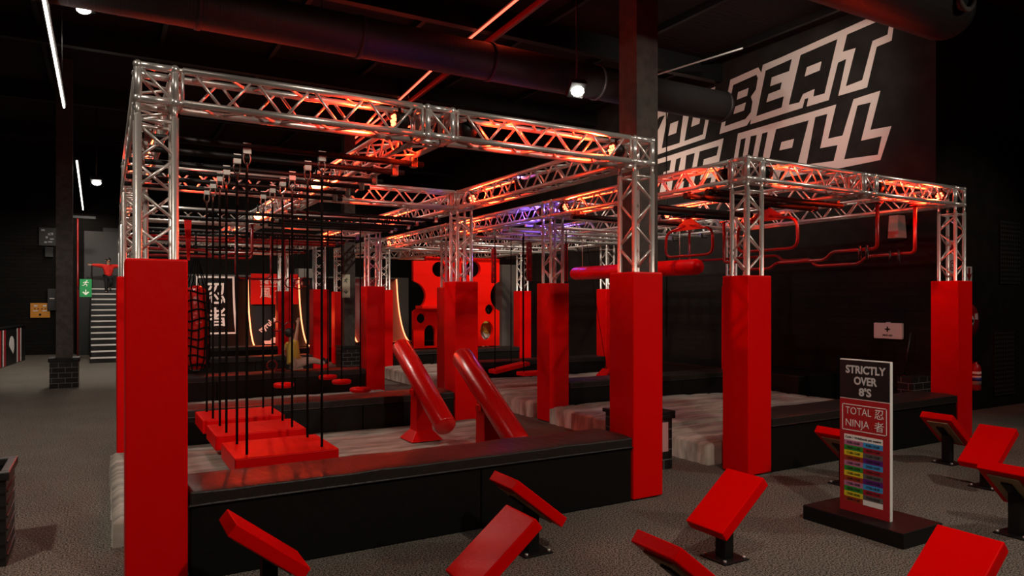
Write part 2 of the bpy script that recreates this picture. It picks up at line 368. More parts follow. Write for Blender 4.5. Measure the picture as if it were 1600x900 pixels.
for L in (BEAT, WALLW, YOU, THE):
    curve_mesh('painted_word', wall_loops(L), MURAL, wl, 0.003, MW)

# ceiling ducts, strips, lamps
def along_x(x0, x1, y, z, r, n=24):
    return MB().tube((x0, y, z), (x1, y, z), r, n)
d = thing('ventilation_duct', 'long black round duct under the roof crossing in front of the red ceiling strip', 'duct', (0, 9.3, 5.42))
b = MB(); b.tube((-4.9, 0, 0), (9.9, 0, 0), .27, 28); b.build('duct_body', DUCT, d)
for x in (-3, -1, 1, 3, 5, 7, 9.85):
    MB().tube((x - .03, 0, 0), (x + .03, 0, 0), .285, 28).build('duct_joint', DUCT, d)
for x in (-2.0, 2.5, 7.5):
    MB().tube((x, 0, .26), (x, 0, 1.575), .012, 6).build('hanger_rod', BLK, d)
d = thing('ventilation_duct', 'thick black duct with a round open branch at the top right', 'duct', (0, 4.6, 5.24))
b = MB(); b.tube((4.0, 0, 0), (8.5, 0, 0), .33, 28); b.ball((8.5, 0, 0), .33, 14); b.build('duct_body', DUCT, d)
b = MB(); b.path([(8.28 + .16 * math.cos(t * PI / 9), -.36, .16 * math.sin(t * PI / 9)) for t in range(18)], .03, 8, True)
b.tube((8.28, -.35, 0), (8.28, -.1, 0), .15, 20, caps=False); b.build('open_branch', CONC, d)
for x in (4.6, 7.4):
    MB().tube((x, 0, .3), (x, 0, 1.755), .012, 6).build('hanger_rod', BLK, d)

def strip(name, label, p, q, m, pw, col, hang=True):
    t = thing(name, label, 'light strip', p, 0, 'tube lights under the roof')
    v = Vector(q) - Vector(p)
    MB().tube((0, 0, 0), v, .015 if m is LEDW else .02, 10).build('glowing_tube', m, t)
    up = Vector((0, 0, .045))
    u = v.normalized(); s = u.cross(Vector((0, 0, 1)))
    b = MB(); M = plane_frame(up, u, s)
    b.box((0, -.03, -.02), (v.length, .03, .02), M); b.build('channel', BLK, t)
    for k in (.3, .85):
        MB().tube(v * k + up, v * k + Vector((0, 0, ZC - p[2] - .005)), .006, 5).build('hanger_wire', BLK, t)
    L = bpy.data.lights.new(name, 'AREA'); L.shape = 'RECTANGLE'; L.size = v.length; L.size_y = .05; L.energy = pw; L.color = col
    lo = bpy.data.objects.new('strip_light', L); C.objects.link(lo); lo.location = Vector(p) + v * .5 - Vector((0, 0, .05))
    lo.rotation_euler = (0, 0, math.atan2(v.y, v.x))
strip('led_strip_light', 'nearer white tube light hanging over the left aisle', (-.53, 8.7, 5.0), (-.54, 13.6, 5.0), LEDW, 30, WARM)
strip('led_strip_light', 'farther white tube light behind the left aisle column', (-.50, 18.7, 5.0), (-.58, 28.6, 5.0), LEDW, 110, WARM)
strip('led_strip_light', 'red glowing strip under the roof in front of the long duct', (5.55, 8.6, 6.55), (5.72, 11.7, 6.55), LEDR, 12, (1, .06, .02))
strip('led_strip_light', 'red glowing strip under the roof beyond the long duct', (5.80, 13.2, 6.55), (6.05, 16.0, 6.55), LEDR, 12, (1, .06, .02))
strip('led_strip_light', 'far red glowing strip seen through the front truss', (6.10, 16.3, 6.55), (6.35, 20.5, 6.55), LEDR, 12, (1, .06, .02))
tr = MB().box((-.03, 0, -.05), (.03, 14, .05)).build('cable_tray', REDP); tr.location = (5.86, 8.6, 6.5); tr.rotation_euler = (0, 0, -.052)  # red base colour stands in for the strips' red light on the tray
tag(tr, 'long narrow tray beside the red ceiling strips', 'cable tray')
def flood(loc, label, pw, aim, sz=.13, beam=None):
    t = thing('flood_lamp', label, 'lamp', loc, 0, 'white flood lamps')
    M = (Vector(aim) - Vector(loc)).to_track_quat('-Z', 'Y').to_matrix().to_4x4()
    MB().box((-sz, -sz, -.02), (sz, sz, .07), M).build('housing', BLK, t, .01)
    b = MB(); b.ball((0, 0, 0), sz * .8, 10, (1, .8, .55)); b.v = [M @ (v + Vector((0, 0, -.045))) for v in b.v]; b.build('lens', LAMPW, t)
    MB().tube((0, 0, .05), (0, 0, ZC - loc[2] - .005), .015, 6).build('bracket', BLK, t)
    light('flood_beam', 'SPOT', Vector(loc) + Vector((0, 0, -.16)), pw, (1, .93, .82), .08, beam or (loc[0], loc[1], 0), 135, .35)
flood((6.12, 8.62, 5.0), 'bright white flood lamp hanging under the long black duct', 130, (5.6, 6.0, 2.0), beam=(11.6, 8.6, 3.6))
flood((-.13, 20.9, 4.9), 'white flood lamp over the far left aisle by the stairs', 480, (-.3, 19, 0), beam=(-.5, 23, 0))
flood((-.24, 12.5, 6.3), 'white flood lamp at the top left under the duct', 380, (-.9, 11.0, 0))
p1 = thing('ceiling_pipe', 'thin pale pipe under the roof right of the tall column', 'pipe', (10.3, 9.2, 6.55))
MB().tube((0, 0, 0), (-.6, 3.6, 0), .018, 8).build('pipe_run', STEEL, p1); MB().tube((-.35, 2.2, -.16), (-.35, 2.2, 0.0), .02, 6).build('drop', STEEL, p1)
p1 = thing('ceiling_pipe', 'short thin pale pipe under the roof behind the front truss', 'pipe', (6.0, 14.2, 5.6))
MB().tube((0, 0, 0), (-.05, 1.6, 0), .02, 8).build('pipe_run', STEEL, p1); MB().tube((0, .8, 0), (0, .8, ZC - 5.605), .006, 5).build('hanger_wire', BLK, p1)

# ------------------------------------------------------------------ truss frames
HS = 0.1075; TR_ = .024; ZL, ZU = 3.155, 3.37; ZM = (ZL + ZU) / 2
CH = ((-1, -1), (1, -1), (1, 1), (-1, 1))
def lacing(b, L, side, pitch=.215, r=.0105):
    n = max(2, int(round((L - .16) / pitch)) // 2 * 2); x0 = .1; st = (L - .2) / n
    (a1, a2), (c1, c2) = side
    f = .93
    for i in range(n):
        lo, hi = ((a1, a2), (c1, c2)) if i % 2 == 0 else ((c1, c2), (a1, a2))
        b.tube((x0 + i * st + .012, lo[0] * HS, lo[1] * HS), (x0 + (i + 1) * st - .012, hi[0] * HS, hi[1] * HS), r, 6)
    for x in (.045, L - .045):
        b.tube((x, a1 * HS, a2 * HS), (x, c1 * HS, c2 * HS), r * 1.15, 6)
BEAMS = {}
def beam(L, loc, axis, label, group=None, skew=0.0):
    rz = 0 if axis == 'x' else PI / 2 - skew
    key = round(L, 2)
    if key in BEAMS:
        return dup(BEAMS[key], loc, rz, label)
    t = thing('truss_beam', label, 'truss', loc, rz, 'overhead truss beams')
    for cy, cz in CH:
        b = MB(); b.tube((.05, cy * HS, cz * HS), (L - .05, cy * HS, cz * HS), TR_, 12)
        for x0, x1 in ((0, .06), (L - .06, L)): b.tube((x0, cy * HS, cz * HS), (x1, cy * HS, cz * HS), TR_ * .72, 10)
        b.build('chord', ALU, t)
    for i in range(4):
        b = MB(); lacing(b, L, (CH[i], CH[(i + 1) % 4])); b.build('lacing', ALU, t)
    BEAMS[key] = t
    return t
BLOCK = []
def corner_block(loc, label):
    if BLOCK: return dup(BLOCK[0], loc, 0, label)
    t = thing('truss_corner_block', label, 'truss', loc, 0, 'truss corner blocks')
    b = MB(); n = MB()
    for sx in (-1, 1):
        for sy in (-1, 1):
            for sz in (-1, 1): n.ball((sx * HS, sy * HS, sz * HS), .031, 8)
            b.tube((sx * HS, sy * HS, -HS), (sx * HS, sy * HS, HS), TR_, 12)
            b.tube((sx * HS, -HS, sy * HS), (sx * HS, HS, sy * HS), TR_, 12)
            b.tube((-HS, sx * HS, sy * HS), (HS, sx * HS, sy * HS), TR_, 12)
    b.add(n.v, n.f, True); b.build('frame', ALUB, t)
    b = MB()
    for s in (-1, 1):
        b.tube((-HS, s * HS, HS), (HS, s * HS, -HS), .0105, 6); b.tube((s * HS, -HS, HS), (s * HS, HS, -HS), .0105, 6)
    b.build('cross_braces', ALU, t)
    BLOCK.append(t); return t
POST = []
def post(x, y, label):
    if POST: return dup(POST[0], (x, y, 0), 0, label)
    t = thing('truss_post', label, 'truss', (x, y, 0), 0, 'truss posts'); L = ZL - .052
    Mv = Matrix.Rotation(-PI / 2, 4, 'Y')           # x -> z
    for cy, cz in CH:
        b = MB(); b.tube((cy * HS, cz * HS, 0.0), (cy * HS, cz * HS, L - .05), TR_, 12); b.tube((cy * HS, cz * HS, L - .06), (cy * HS, cz * HS, L + .02), TR_ * .72, 10)
        b.build('chord', ALU, t)
    for i in range(4):
        b = MB(); a, c = CH[i], CH[(i + 1) % 4]; z = 1.3; k = 0; st = .215; n = int((L - .08 - z) / st); st = (L - .1 - z) / n
        for k in range(n):
            lo, hi = (a, c) if (k + i) % 2 == 0 else (c, a)
            b.tube((lo[0] * HS, lo[1] * HS, z + k * st + .012), (hi[0] * HS, hi[1] * HS, z + (k + 1) * st - .012), .0105, 6)
        b.tube((a[0] * HS, a[1] * HS, L - .08), (c[0] * HS, c[1] * HS, L - .08), .0115, 6)
        b.build('lacing', ALU, t)
    POST.append(t); return t
PAD = []
def pad(x, y, label):
    if PAD:
        o = PAD[0].copy(); C.objects.link(o)
    else:
        b = MB(); O, I = .18, .136; nz = 9
        zs = [0.012 + (2.12 - .012) * i / nz for i in range(nz + 1)]
        rings = []
        for z in zs: rings.append([(-O, -O, z), (O, -O, z), (O, O, z), (-O, O, z)])
        for z in reversed(zs): rings.append([(-I, -I, z), (I, -I, z), (I, I, z), (-I, I, z)])
        vs = [v for g in rings for v in g]; fs = []; N = len(rings)
        for i in range(N):
            i2 = (i + 1) % N
            fs += [(i * 4 + j, i * 4 + (j + 1) % 4, i2 * 4 + (j + 1) % 4, i2 * 4 + j) for j in range(4)]
        b.add(vs, fs); o = b.build('post_pad', RED, None, .014, 3); PAD.append(o)
    o.location = (x, y, 0); tag(o, label, 'pad', 'red pads around the truss posts')
    return o

LX = (.305, 2.32, 4.41); RX = (6.03, 8.05, 10.04)
LY = [5.24 + 3.8 * i for i in range(5)]; RY = [5.33 + 3.8 * i for i in range(5)]
ROWW = ('front row', 'second row', 'third row', 'fourth row', 'fifth row')
BAYW = ('first bay', 'second bay', 'third bay', 'fourth bay')
LOFF = (0, .012, .065, .12, .175)                   # the left line of the left frame drifts slightly inwards
def rowx(fr, XS, r): return (XS[0] + (LOFF[r] if fr == 'left frame' else 0), XS[1], XS[2])
for fr, XS0, YS in (('left frame', LX, LY), ('right frame', RX, RY)):
    for r, y in enumerate(YS):
        XS = rowx(fr, XS0, r)
        for k, x in enumerate(XS):
            side = ('left', 'middle', 'right')[k]
            if r == 4 and fr == 'left frame' and k == 0: pass
            corner_block((x, y, ZM), 'silver truss corner block on the %s line, %s of the %s' % (side, ROWW[r], fr))
            if k != 1:
                post(x, y, 'silver truss post on the %s side, %s of the %s' % (side, ROWW[r], fr))
                pad(x, y, 'red square pad wrapped around the %s side post, %s of the %s' % (side, ROWW[r], fr))
        for k in (0, 1):
            beam(XS[k + 1] - XS[k] - 2 * HS, (XS[k] + HS, y, ZM), 'x', 'silver truss beam across the %s of the %s, %s half' % (ROWW[r], fr, ('left', 'right')[k]))
    for r in range(4):
        XS = rowx(fr, XS0, r); XN = rowx(fr, XS0, r + 1)
        for k, x in enumerate(XS):
            sk = (XN[k] - x) / (YS[r + 1] - YS[r])
            beam(YS[r + 1] - YS[r] - 2 * HS, (x + sk * HS, YS[r] + HS, ZM), 'y', 'silver truss beam running back over the %s of the %s, %s line' % (BAYW[r], fr, ('left', 'middle', 'right')[k]), skew=sk)

# par cans inside the trusses
def par(loc, aim, label, m=LAMPR, col=(1, .03, .006), pw=130):
    t = thing('par_can_light', label, 'stage light', loc, 0, 'stage lights in the trusses')
    dv = Vector(aim).normalized(); M = plane_frame((0, 0, 0), dv.orthogonal(), dv.cross(dv.orthogonal()))
    M = Matrix.LocRotScale(None, dv.to_track_quat('Z', 'Y'), None)
    MB().lathe([(.03, -.07), (.055, -.06), (.068, -.02), (.072, .05), (.064, .05), (.06, .03)], 16, M).build('housing', BLK, t)
    b = MB()
    if pw > 150: b.lathe([(.058, .032), (.056, .044), (.03, .056), (.01, .058)], 16, M)
    for k in range(7):
        a = k * PI / 3; c = M @ Vector(((.036 * math.cos(a), .036 * math.sin(a), .05) if k < 6 else (0, 0, .05)))
        b.ball(c, .015, 6)
    b.build('led_cluster', m if pw <= 150 else LAMPG, t)
    MB().tube((0, 0, .06), (0, 0, ZU - loc[2]), .012, 6).build('clamp', BLK, t)
    light('par_beam', 'SPOT', Vector(loc) + dv * .085, pw, col, .03, Vector(loc) + dv * 2, 104, .7)
def pr_(x, y, d, label, **k): par((x, y, ZM), d, label, **k)
pr_(4.17, 5.24, (-1, 0, 0), 'red stage light in the front beam beside the front right post of the left frame')
pr_(2.62, 5.24, (1, 0, 0), 'red stage light in the front beam right of the middle junction')
pr_(2.02, 5.24, (-1, 0, 0), 'red stage light in the front beam left of the middle junction')
pr_(2.32, 5.55, (0, 1, 0), 'red stage light behind the front middle junction of the left frame')
pr_(.305, 8.72, (0, -1, 0), 'red stage light at the second row on the left line of the left frame')
par((2.14, 8.2, 3.19), (-.2, -1, -.12), 'bright red stage light glaring over the second row of the left frame', pw=170)
pr_(4.41, 8.74, (0, -1, 0), 'red stage light beside the second row right post of the left frame')
pr_(2.62, 9.04, (1, 0, 0), 'red stage light in the second row beam right of the middle')
pr_(.6, 9.04, (1, 0, 0), 'red stage light in the second row beam near the left post')
par((2.14, 11.75, 3.2), (-.15, -1, -.1), 'brightest red stage light glaring over the third row of the left frame', pw=200)
pr_(.36, 12.5, (0, -1, 0), 'red stage light at the third row on the left line')
pr_(4.41, 12.54, (0, -1, 0), 'red stage light beside the third row right post of the left frame')
pr_(2.62, 12.84, (1, 0, 0), 'red stage light in the third row beam of the left frame')
pr_(2.32, 16.3, (0, -1, 0), 'red stage light over the fourth row of the left frame')
pr_(4.41, 16.3, (0, -1, 0), 'red stage light beside the fourth row right post of the left frame')
pr_(6.03, 8.83, (0, -1, 0), 'red stage light beside the second row left post of the right frame')
pr_(6.03, 12.6, (0, -1, 0), 'red stage light beside the third row left post of the right frame')
pr_(6.03, 16.4, (0, -1, 0), 'red stage light at the fourth row on the left line of the right frame', pw=150)
pr_(6.03, 5.64, (0, 1, 0), 'red stage light behind the front left post of the right frame')
pr_(6.32, 5.33, (1, 0, 0), 'red stage light in the front beam beside the front left post of the right frame')
pr_(9.80, 5.33, (-1, 0, 0), 'red stage light in the front beam beside the front right post of the right frame')
pr_(8.35, 5.33, (1, 0, 0), 'red stage light in the front beam right of the middle of the right frame')
pr_(10.04, 9.4, (0, -1, 0), 'red stage light at the second row on the right line of the right frame')
pr_(8.05, 8.83, (0, -1, 0), 'red stage light over the second row middle of the right frame')
VI = dict(m=LAMPV, col=(.22, .1, 1), pw=55)
pr_(6.03, 9.43, (0, 1, 0), 'violet stage light behind the second row left post of the right frame', **VI)
pr_(6.33, 9.13, (-1, 0, 0), 'violet stage light in the second row beam of the right frame', **VI)
pr_(8.05, 12.6, (0, -1, 0), 'violet stage light over the third row middle of the right frame', **VI)

par((4.41, 7.4, ZM), (.1, .25, 1), 'violet stage light pointing up from the right line of the left frame', LAMPV, (.25, .08, 1), 60)

# ------------------------------------------------------------------ padded benches and mats
def bench(x0, x1, y0, label, h=.60, dep=.56, seams=(.58,)):
    t = thing('padded_bench', label, 'bench', (x0, y0, 0), 0, 'black padded benches across the frames'); L = x1 - x0
    xs = [0] + [s * L for s in seams] + [L]
    for i in range(len(xs) - 1):
        MB().box((xs[i] + .003, .012, 0.002), (xs[i + 1] - .003, .065, h - .105)).build('side_panel', BLKV, t, .012, 3)
    MB().box((.01, .07, 0), (L - .01, dep - .02, h - .105)).build('core', BLKV, t)
    n = max(3, int(L / .12)); b = MB(); m = 5
    vs = []; 
    for j in range(m + 1):
        for i in range(n + 1):
            x = L * i / n; y = dep * j / m
            z = h + .010 * noise.noise((x * 3 + x0, y * 4 + y0, 0)) - (.012 if j in (0, m) else 0)
            vs.append((x, y, z))
    fs = [(j * (n + 1) + i, j * (n + 1) + i + 1, (j + 1) * (n + 1) + i + 1, (j + 1) * (n + 1) + i) for j in range(m) for i in range(n)]
    b.add(vs, fs, True)
    zb = h - .1
    o = len(b.v); per = [i for i in range(n + 1)] + [(k + 1) * (n + 1) + n for k in range(m)] + [m * (n + 1) + n - 1 - k for k in range(n)] + [(m - 1 - k) * (n + 1) for k in range(m - 1)]
    for p in per: b.v.append(Vector((b.v[p].x, b.v[p].y, zb)))
    P = len(per)
    for k in range(P): b.f.append((per[(k + 1) % P], per[k], o + k, o + (k + 1) % P)); b.sm.append(False)
    b.f.append(tuple(o + k for k in range(P))); b.sm.append(False)
    b.build('cushion_lid', LIDV, t, .01, 2)
    return t
def mat_pad(x0, x1, y0, y1, h, label, amp=.012, res=.055, z0=0.0):
    nx = max(4, int((x1 - x0) / res)); ny = max(4, int((y1 - y0) / res)); b = MB(); vs = []
    for j in range(ny + 1):
        for i in range(nx + 1):
            x = x0 + (x1 - x0) * i / nx; y = y0 + (y1 - y0) * j / ny
            e = min(i, nx - i, j, ny - j)
            rg = min(abs(noise.noise((x * .9 + y * .7, y * 3.2, h))), abs(noise.noise((x * 2.4, y * 1.1 - x, 3 + h)))) ; z = h + amp * (.6 + 1.6 * noise.noise((x * .8, y * .8, 7)) - 9.0 * max(0, .10 - rg)) * (0 if e == 0 else 1) - (.03 if e == 0 else 0)
            dx = .012 * noise.noise((y * 9, x * 9, 2)) if e == 0 else 0
            vs.append((x + dx, y + dx, z))
    fs = [(j * (nx + 1) + i, j * (nx + 1) + i + 1, (j + 1) * (nx + 1) + i + 1, (j + 1) * (nx + 1) + i) for j in range(ny) for i in range(nx)]
    b.add(vs, fs, True); W = nx + 1
    per = [i for i in range(W)] + [(k + 1) * W + nx for k in range(ny)] + [ny * W + nx - 1 - k for k in range(nx)] + [(ny - 1 - k) * W for k in range(ny - 1)]
    o = len(b.v); P = len(per)
    for q, p in enumerate(per): b.v.append(Vector((b.v[p].x + .012 * math.sin(q * 1.9), b.v[p].y + .012 * math.sin(q * 2.3), z0)))
    for k in range(P): b.f.append((per[(k + 1) % P], per[k], o + k, o + (k + 1) % P)); b.sm.append(True)
    b.f.append(tuple(o + k for k in range(P))); b.sm.append(False)
    return tag(b.build('crash_mat', TARP), label, 'mat', 'grey crash mats')
bx = lambda XS: (XS[0] + .192, XS[2] - .192)
for r in range(5):
    a, c = bx(rowx('left frame', LX, r))
    bench(a, c, LY[r] - .18, 'long black padded bench across the %s of the left frame' % ROWW[r], seams=(.58,) if r == 0 else (.3, .65))
    a, c = bx(RX)
    bench(a, c, RY[r] - .18, 'long black padded bench across the %s of the right frame' % ROWW[r], seams=(.5,) if r == 0 else (.3, .65))
for r in range(3):
    y0, y1 = LY[r] + .41, LY[r + 1] - .2
    mat_pad(.07 if r == 0 else .34, LX[2] + .12, y0 + (.4 if r == 0 else .02), y1 - .03, .2, 'wrinkled grey crash mat in the %s of the left frame' % BAYW[r])
    y0, y1 = RY[r] + .41, RY[r + 1] - .2
    ym = y0 + (y1 - y0) * .33
    mat_pad(5.88, WX - 1.3, y0, ym - .05, .24, 'pleated grey crash mat, front part of the %s of the right frame' % BAYW[r], .014)
    mat_pad(5.84, WX - 1.3, ym, y1, .25, 'loose grey crash mat, rear part of the %s of the right frame' % BAYW[r], .016)
# side platform along the right wall
o = MB().box((10.32, 8.0, 0), (11.55, 12.3, .56)).build('side_platform', BLKV, None, .02); tag(o, 'low black platform along the right wall inside the right frame', 'platform')

# ------------------------------------------------------------------ quintuple tilted steps in front
TH = R(38.3); TL, TW, TZ, TT = .536, .347, .4235, .08
TILE = mat('red_tile_vinyl', (0.66, 0.001, 0.001), 0.33, bump=0.12, bscale=14, spec=0.04)
STEP = []
def tilt_step(x, y, s, label):
    rz = 0 if s > 0 else PI
    if STEP: return dup(STEP[0], (x, y, 0), rz, label)
    t = thing('tilted_step', label, 'step', (x, y, 0), rz, 'red tilted steps on black posts')
    M = Matrix.Translation((0, 0, TZ)) @ Matrix.Rotation(-TH, 4, 'Y')
    MB().box((-TL / 2, -TW / 2, -TT), (TL / 2, TW / 2, 0), M).build('padded_top', TILE, t, .008, 2)
    MB().box((-TL / 2 + .06, -TW / 2 + .06, -TT - .014), (TL / 2 - .06, TW / 2 - .06, -TT - .001), M).build('plywood_back', WOOD, t)
    b = MB(); b.box((-.045, -.045, .012), (.045, .045, .335)); b.box((-.13, -.04, -TT - .03), (.13, .04, -TT - .0145), M)
    b.build('steel_post', BLK, t, .004)
    bp_ = MB().box((-.12, -.12, 0.001), (.12, .12, .012)).build('base_plate', BLK, t, .003)
    for sx in (-1, 1):
        for sy in (-1, 1):
            MB().tube((sx * .095, sy * .095, .012), (sx * .095, sy * .095, .028), .012, 6).build('bolt', STEEL, bp_)
    STEP.append(t); return t
tilt_step(.865, 4.40, -1, 'red tilted step nearest the front left post, seen edge on')
tilt_step(1.96, 3.636, 1, 'red tilted step with a shiny orange sheen low in the middle foreground')
tilt_step(2.737, 4.439, -1, 'red tilted step close to the black front bench, sloping down to the right')
tilt_step(2.772, 2.859, -1, 'red tilted step cut by the bottom edge, its plywood underside showing')
tilt_step(3.869, 3.623, 1, 'red tilted step in front of the front left post of the right frame')
tilt_step(3.874, 2.073, 1, 'largest red tilted step cut off at the bottom right corner')
tilt_step(7.589, 3.692, 1, 'red tilted step facing left between two others at the right edge')
tilt_step(8.333, 4.465, -1, 'red tilted step before the end of the right front bench, underside in view')
tilt_step(6.255, 2.823, -1, 'red tilted step cut by the right edge of the picture')
tilt_step(6.482, 4.468, -1, 'red tilted step partly hidden behind the standing sign')

# ------------------------------------------------------------------ standing sign
sg = thing('standing_sign', 'upright STRICTLY OVER 8\'S sign board on a black plinth', 'sign', (5.34, 3.49, 0))
MB().box((-.2, -.42, 0), (.32, .45, .12)).build('plinth', BLK, sg, .006)
MB().box((-.015, -.205, .12), (.015, .23, 1.37)).build('board', SIGNW, sg, .001)
X0 = -.0165
def sgp(name, u0, u1, z0, z1, m, lift=0.0):      # flat panel on the board face, u measured from its left edge
    return MB().box((X0 - lift - .001, .23 - u1, z0), (X0 - lift + .001, .23 - u0, z1)).build(name, m, sg)
def sgt(name, tx, u, z, size, m, wid=None, bold=0.0, lift=.003):
    return text_mesh(name, tx, size, m, sg, YZ((X0 - lift, .23 - u, z)), bold, wid, depth=.001)
BW = .435
sgp('black_panel', 0, BW - .004, 1.052, 1.362, SIGNB); sgp('red_panel', 0, BW - .004, .12, 1.044, SIGNR)
sgt('lettering', 'STRICTLY', .225, 1.285, .088, SILV, .345, .003); sgt('lettering', 'OVER', .225, 1.195, .088, SILV, .2, .003); sgt('lettering', "8'S", .225, 1.105, .088, SILV, .108, .003)
fr = MB()
for a, b2, c2, d2 in ((.022, .408, .995, 1.001), (.022, .408, .785, .791), (.022, .028, .785, 1.001), (.402, .408, .785, 1.001)):
    fr.box((X0 - .003, .23 - b2, c2), (X0 - .001, .23 - a, d2))
fr.build('white_frame', SIGNW, sg)
sgt('lettering', 'TOTAL', .165, .945, .085, SIGNW, .225, -.0005); sgt('lettering', 'NINJA', .155, .845, .085, SIGNW, .205, -.0005)
sgt('lettering', '忍', .345, .94, .085, SIGNW); sgt('lettering', '者', .345, .84, .085, SIGNW)
cols = {n: mat('sign_' + n, c, .5) for n, c in dict(pink=(.42, .15, .28), green=(.02, .24, .03), yellow=(.62, .52, .02), rust=(.3, .035, .01), blue=(.04, .28, .6), crimson=(.3, .01, .02), grey=(.1, .09, .09), purple=(.09, .01, .16)).items()}
sgp('table_header', .04, .375, .705, .752, SIGNW, .001)
sgt('table_text', 'Cycle 1 Wristbands per session', .207, .729, .024, SIGNB, .31, .0006)
rh = (.705 - .2) / 12
for k in range(12):
    z1 = .705 - k * rh
    sgp('table_cell', .04, .207, z1 - rh, z1, cols[('pink', 'green', 'yellow', 'rust')[k % 4]], .001)
    sgt('table_text', '%d:00-%d:00' % (9 + k, 10 + k), .123, z1 - rh / 2, .026, SIGNB, .115, .0006)
    if k < 11:
        sgp('table_cell', .207, .375, z1 - rh, z1, cols[('blue', 'crimson', 'grey', 'purple')[k % 4]], .001)
        sgt('table_text', '%d:30-%d:30' % (9 + k, 10 + k), .291, z1 - rh / 2, .026, SIGNB, .115, .0006)
    else: sgp('table_cell', .207, .375, z1 - rh, z1, SIGNW, .001)

# ------------------------------------------------------------------ rails, hanging steps
def rail(p, q, label, m=BLK, r=.026):
    t = thing('overhead_rail', label, 'rail', p, 0, 'overhead pipe rails'); v = Vector(q) - Vector(p)
    MB().tube((0, 0, 0), v, r, 10).build('pipe', m, t)
    for k in (.04, .96):
        c = v * k; MB().box((c.x - .03, c.y - .03, c.z - .035), (c.x + .03, c.y + .03, c.z + .07)).build('clamp', DSTEEL, t, .006)
    return t
RY1 = (5.95, 6.43, 7.03, 7.45, 7.95, 8.46); ZR = 3.085
ordn = ('first', 'second', 'third', 'fourth', 'fifth', 'sixth')
for k, y in enumerate(RY1): rail((.2, y, ZR), (2.52, y, ZR), 'black pipe rail over the hanging slabs, %s from the front' % ordn[k])
def hook(b, x, y, z):
    b.box((x - .03, y - .02, z - .05), (x + .03, y + .02, z + .035)); b.tube((x - .045, y, z + .02), (x + .045, y, z + .02), .012, 6)
    b.path([(x + .028 * math.cos(a), y, z - .09 + .05 * math.sin(a)) for a in [2 * PI * i / 10 for i in range(10)]], .007, 6, True)
    b.path([(x, y + .02 * math.cos(a), z - .16 + .04 * math.sin(a)) for a in [2 * PI * i / 10 for i in range(10)]], .006, 6, True)
def hanging_slab(y0, y1, ra, rb, label):
    t = thing('hanging_slab', label, 'hanging step', (1.3, (y0 + y1) / 2, 0), 0, 'red slabs hanging on ropes'); yc = (y0 + y1) / 2
    MB().box((-.41, y0 - yc, .48), (.41, y1 - yc, .62)).build('slab', RED, t, .012, 3)
    for y in (ra, rb):
        for x in (-.3, .3):
            rp_ = MB().tube((x, y - yc, .615), (x, y - yc, ZR - .19), .011, 8).build('rope', ROPE, t)
            b = MB(); hook(b, x, y - yc, ZR - .01); b.build('pulley_hook', DSTEEL, rp_)
    return t
hanging_slab(5.82, 6.56, 5.95, 6.43, 'nearest red slab hanging on four black ropes')
hanging_slab(6.92, 7.56, 7.03, 7.45, 'middle red slab of the three hanging on black ropes')
hanging_slab(7.86, 8.55, 7.95, 8.46, 'farthest red slab of the three hanging on black ropes')
RB = ((9.97, 0), (10.5, 0), (11.1, 1), (11.5, 0), (11.9, 1))
for k, y in enumerate((9.97, 10.55, 11.1, 11.5, 11.9)):
    rail((.34 if k in (1, 3) else 2.2, y, ZR), (4.52, y, ZR), 'black pipe rail in the second bay of the left frame, %s from the front' % ordn[k])
DISC = []
def hanging_disc(x, y, z, label, top=ZR - .03):
    if DISC:
        return dup(DISC[0], (x, y, z), 0, label)
    t = thing('hanging_disc', label, 'hanging step', (x, y, z), 0, 'red discs on ropes')
    MB().lathe([(.13, -.045), (.15, -.03), (.155, 0), (.14, .02), (.05, .03)], 20).build('disc', RED, t)
    MB().tube((0, 0, .025), (0, 0, top - z), .010, 6).build('rope', ROPE, t)
    return t
hanging_disc(3.24, 9.97, .57, 'red round disc on a black rope nearest the padded bench of the second row')
hanging_disc(3.3, 11.1, .57, 'middle red round disc on a black rope in the second bay')
hanging_disc(3.3, 11.9, .57, 'farther red round disc on a black rope in the second bay')
hanging_disc(2.4, 11.1, .57, 'leftmost red round disc on a black rope in the second bay')

# ------------------------------------------------------------------ tilted logs on stands
def log(x, yt, zt, yl, zl, yb, label, flare):
    t = thing('tilted_log', label, 'log', (x, yb, .216), 0, 'red tilted logs'); o = Vector((x, yb, .216)); r = .122
    A = Vector((x, yt, zt)) - o; B = Vector((x, yl, zl)) - o; d = (B - A); L = d.length; d.normalize()
    M = plane_frame(A, (1, 0, 0), d.cross(Vector((1, 0, 0)))); M = Matrix.Translation(A) @ d.to_track_quat('Z', 'X').to_matrix().to_4x4()
    MB().lathe([(.03, -.03), (r * .8, -.018), (r, .02), (r, L - .015), (r - .012, L), (.02, L + .004)], 32, M).build('padded_roll', REDG, t)
    mid = (A + B) / 2
    b = MB(); w = .10; zt2 = mid.z - .04; e = .2 if flare else .12
    prof = [(e, 0.0), (w + .005, .11), (w, .15), (w * .95, zt2)]
    vs = []
    for q, z in prof: vs += [(-q, -q, z), (q, -q, z), (q, q, z), (-q, q, z)]
    fs = [(3, 2, 1, 0)] + [(i * 4 + j, i * 4 + (j + 1) % 4, i * 4 + 4 + (j + 1) % 4, i * 4 + 4 + j) for i in range(3) for j in range(4)] + [(12, 13, 14, 15)]
    b.add(vs, fs); b.build('padded_stand', RED, t, .008)
    MB().box((-.13, -.05, mid.z - .13), (.13, .05, mid.z - .06)).build('saddle', RED, t, .01)
    return t
log(3.27, 8.43, 1.275, 7.08, .464, 7.78, 'red padded tilted log on a flared stand, the left one', True)
log(3.46, 7.07, 1.235, 5.80, .455, 6.45, 'red padded tilted log behind the front bench, the right one', False)

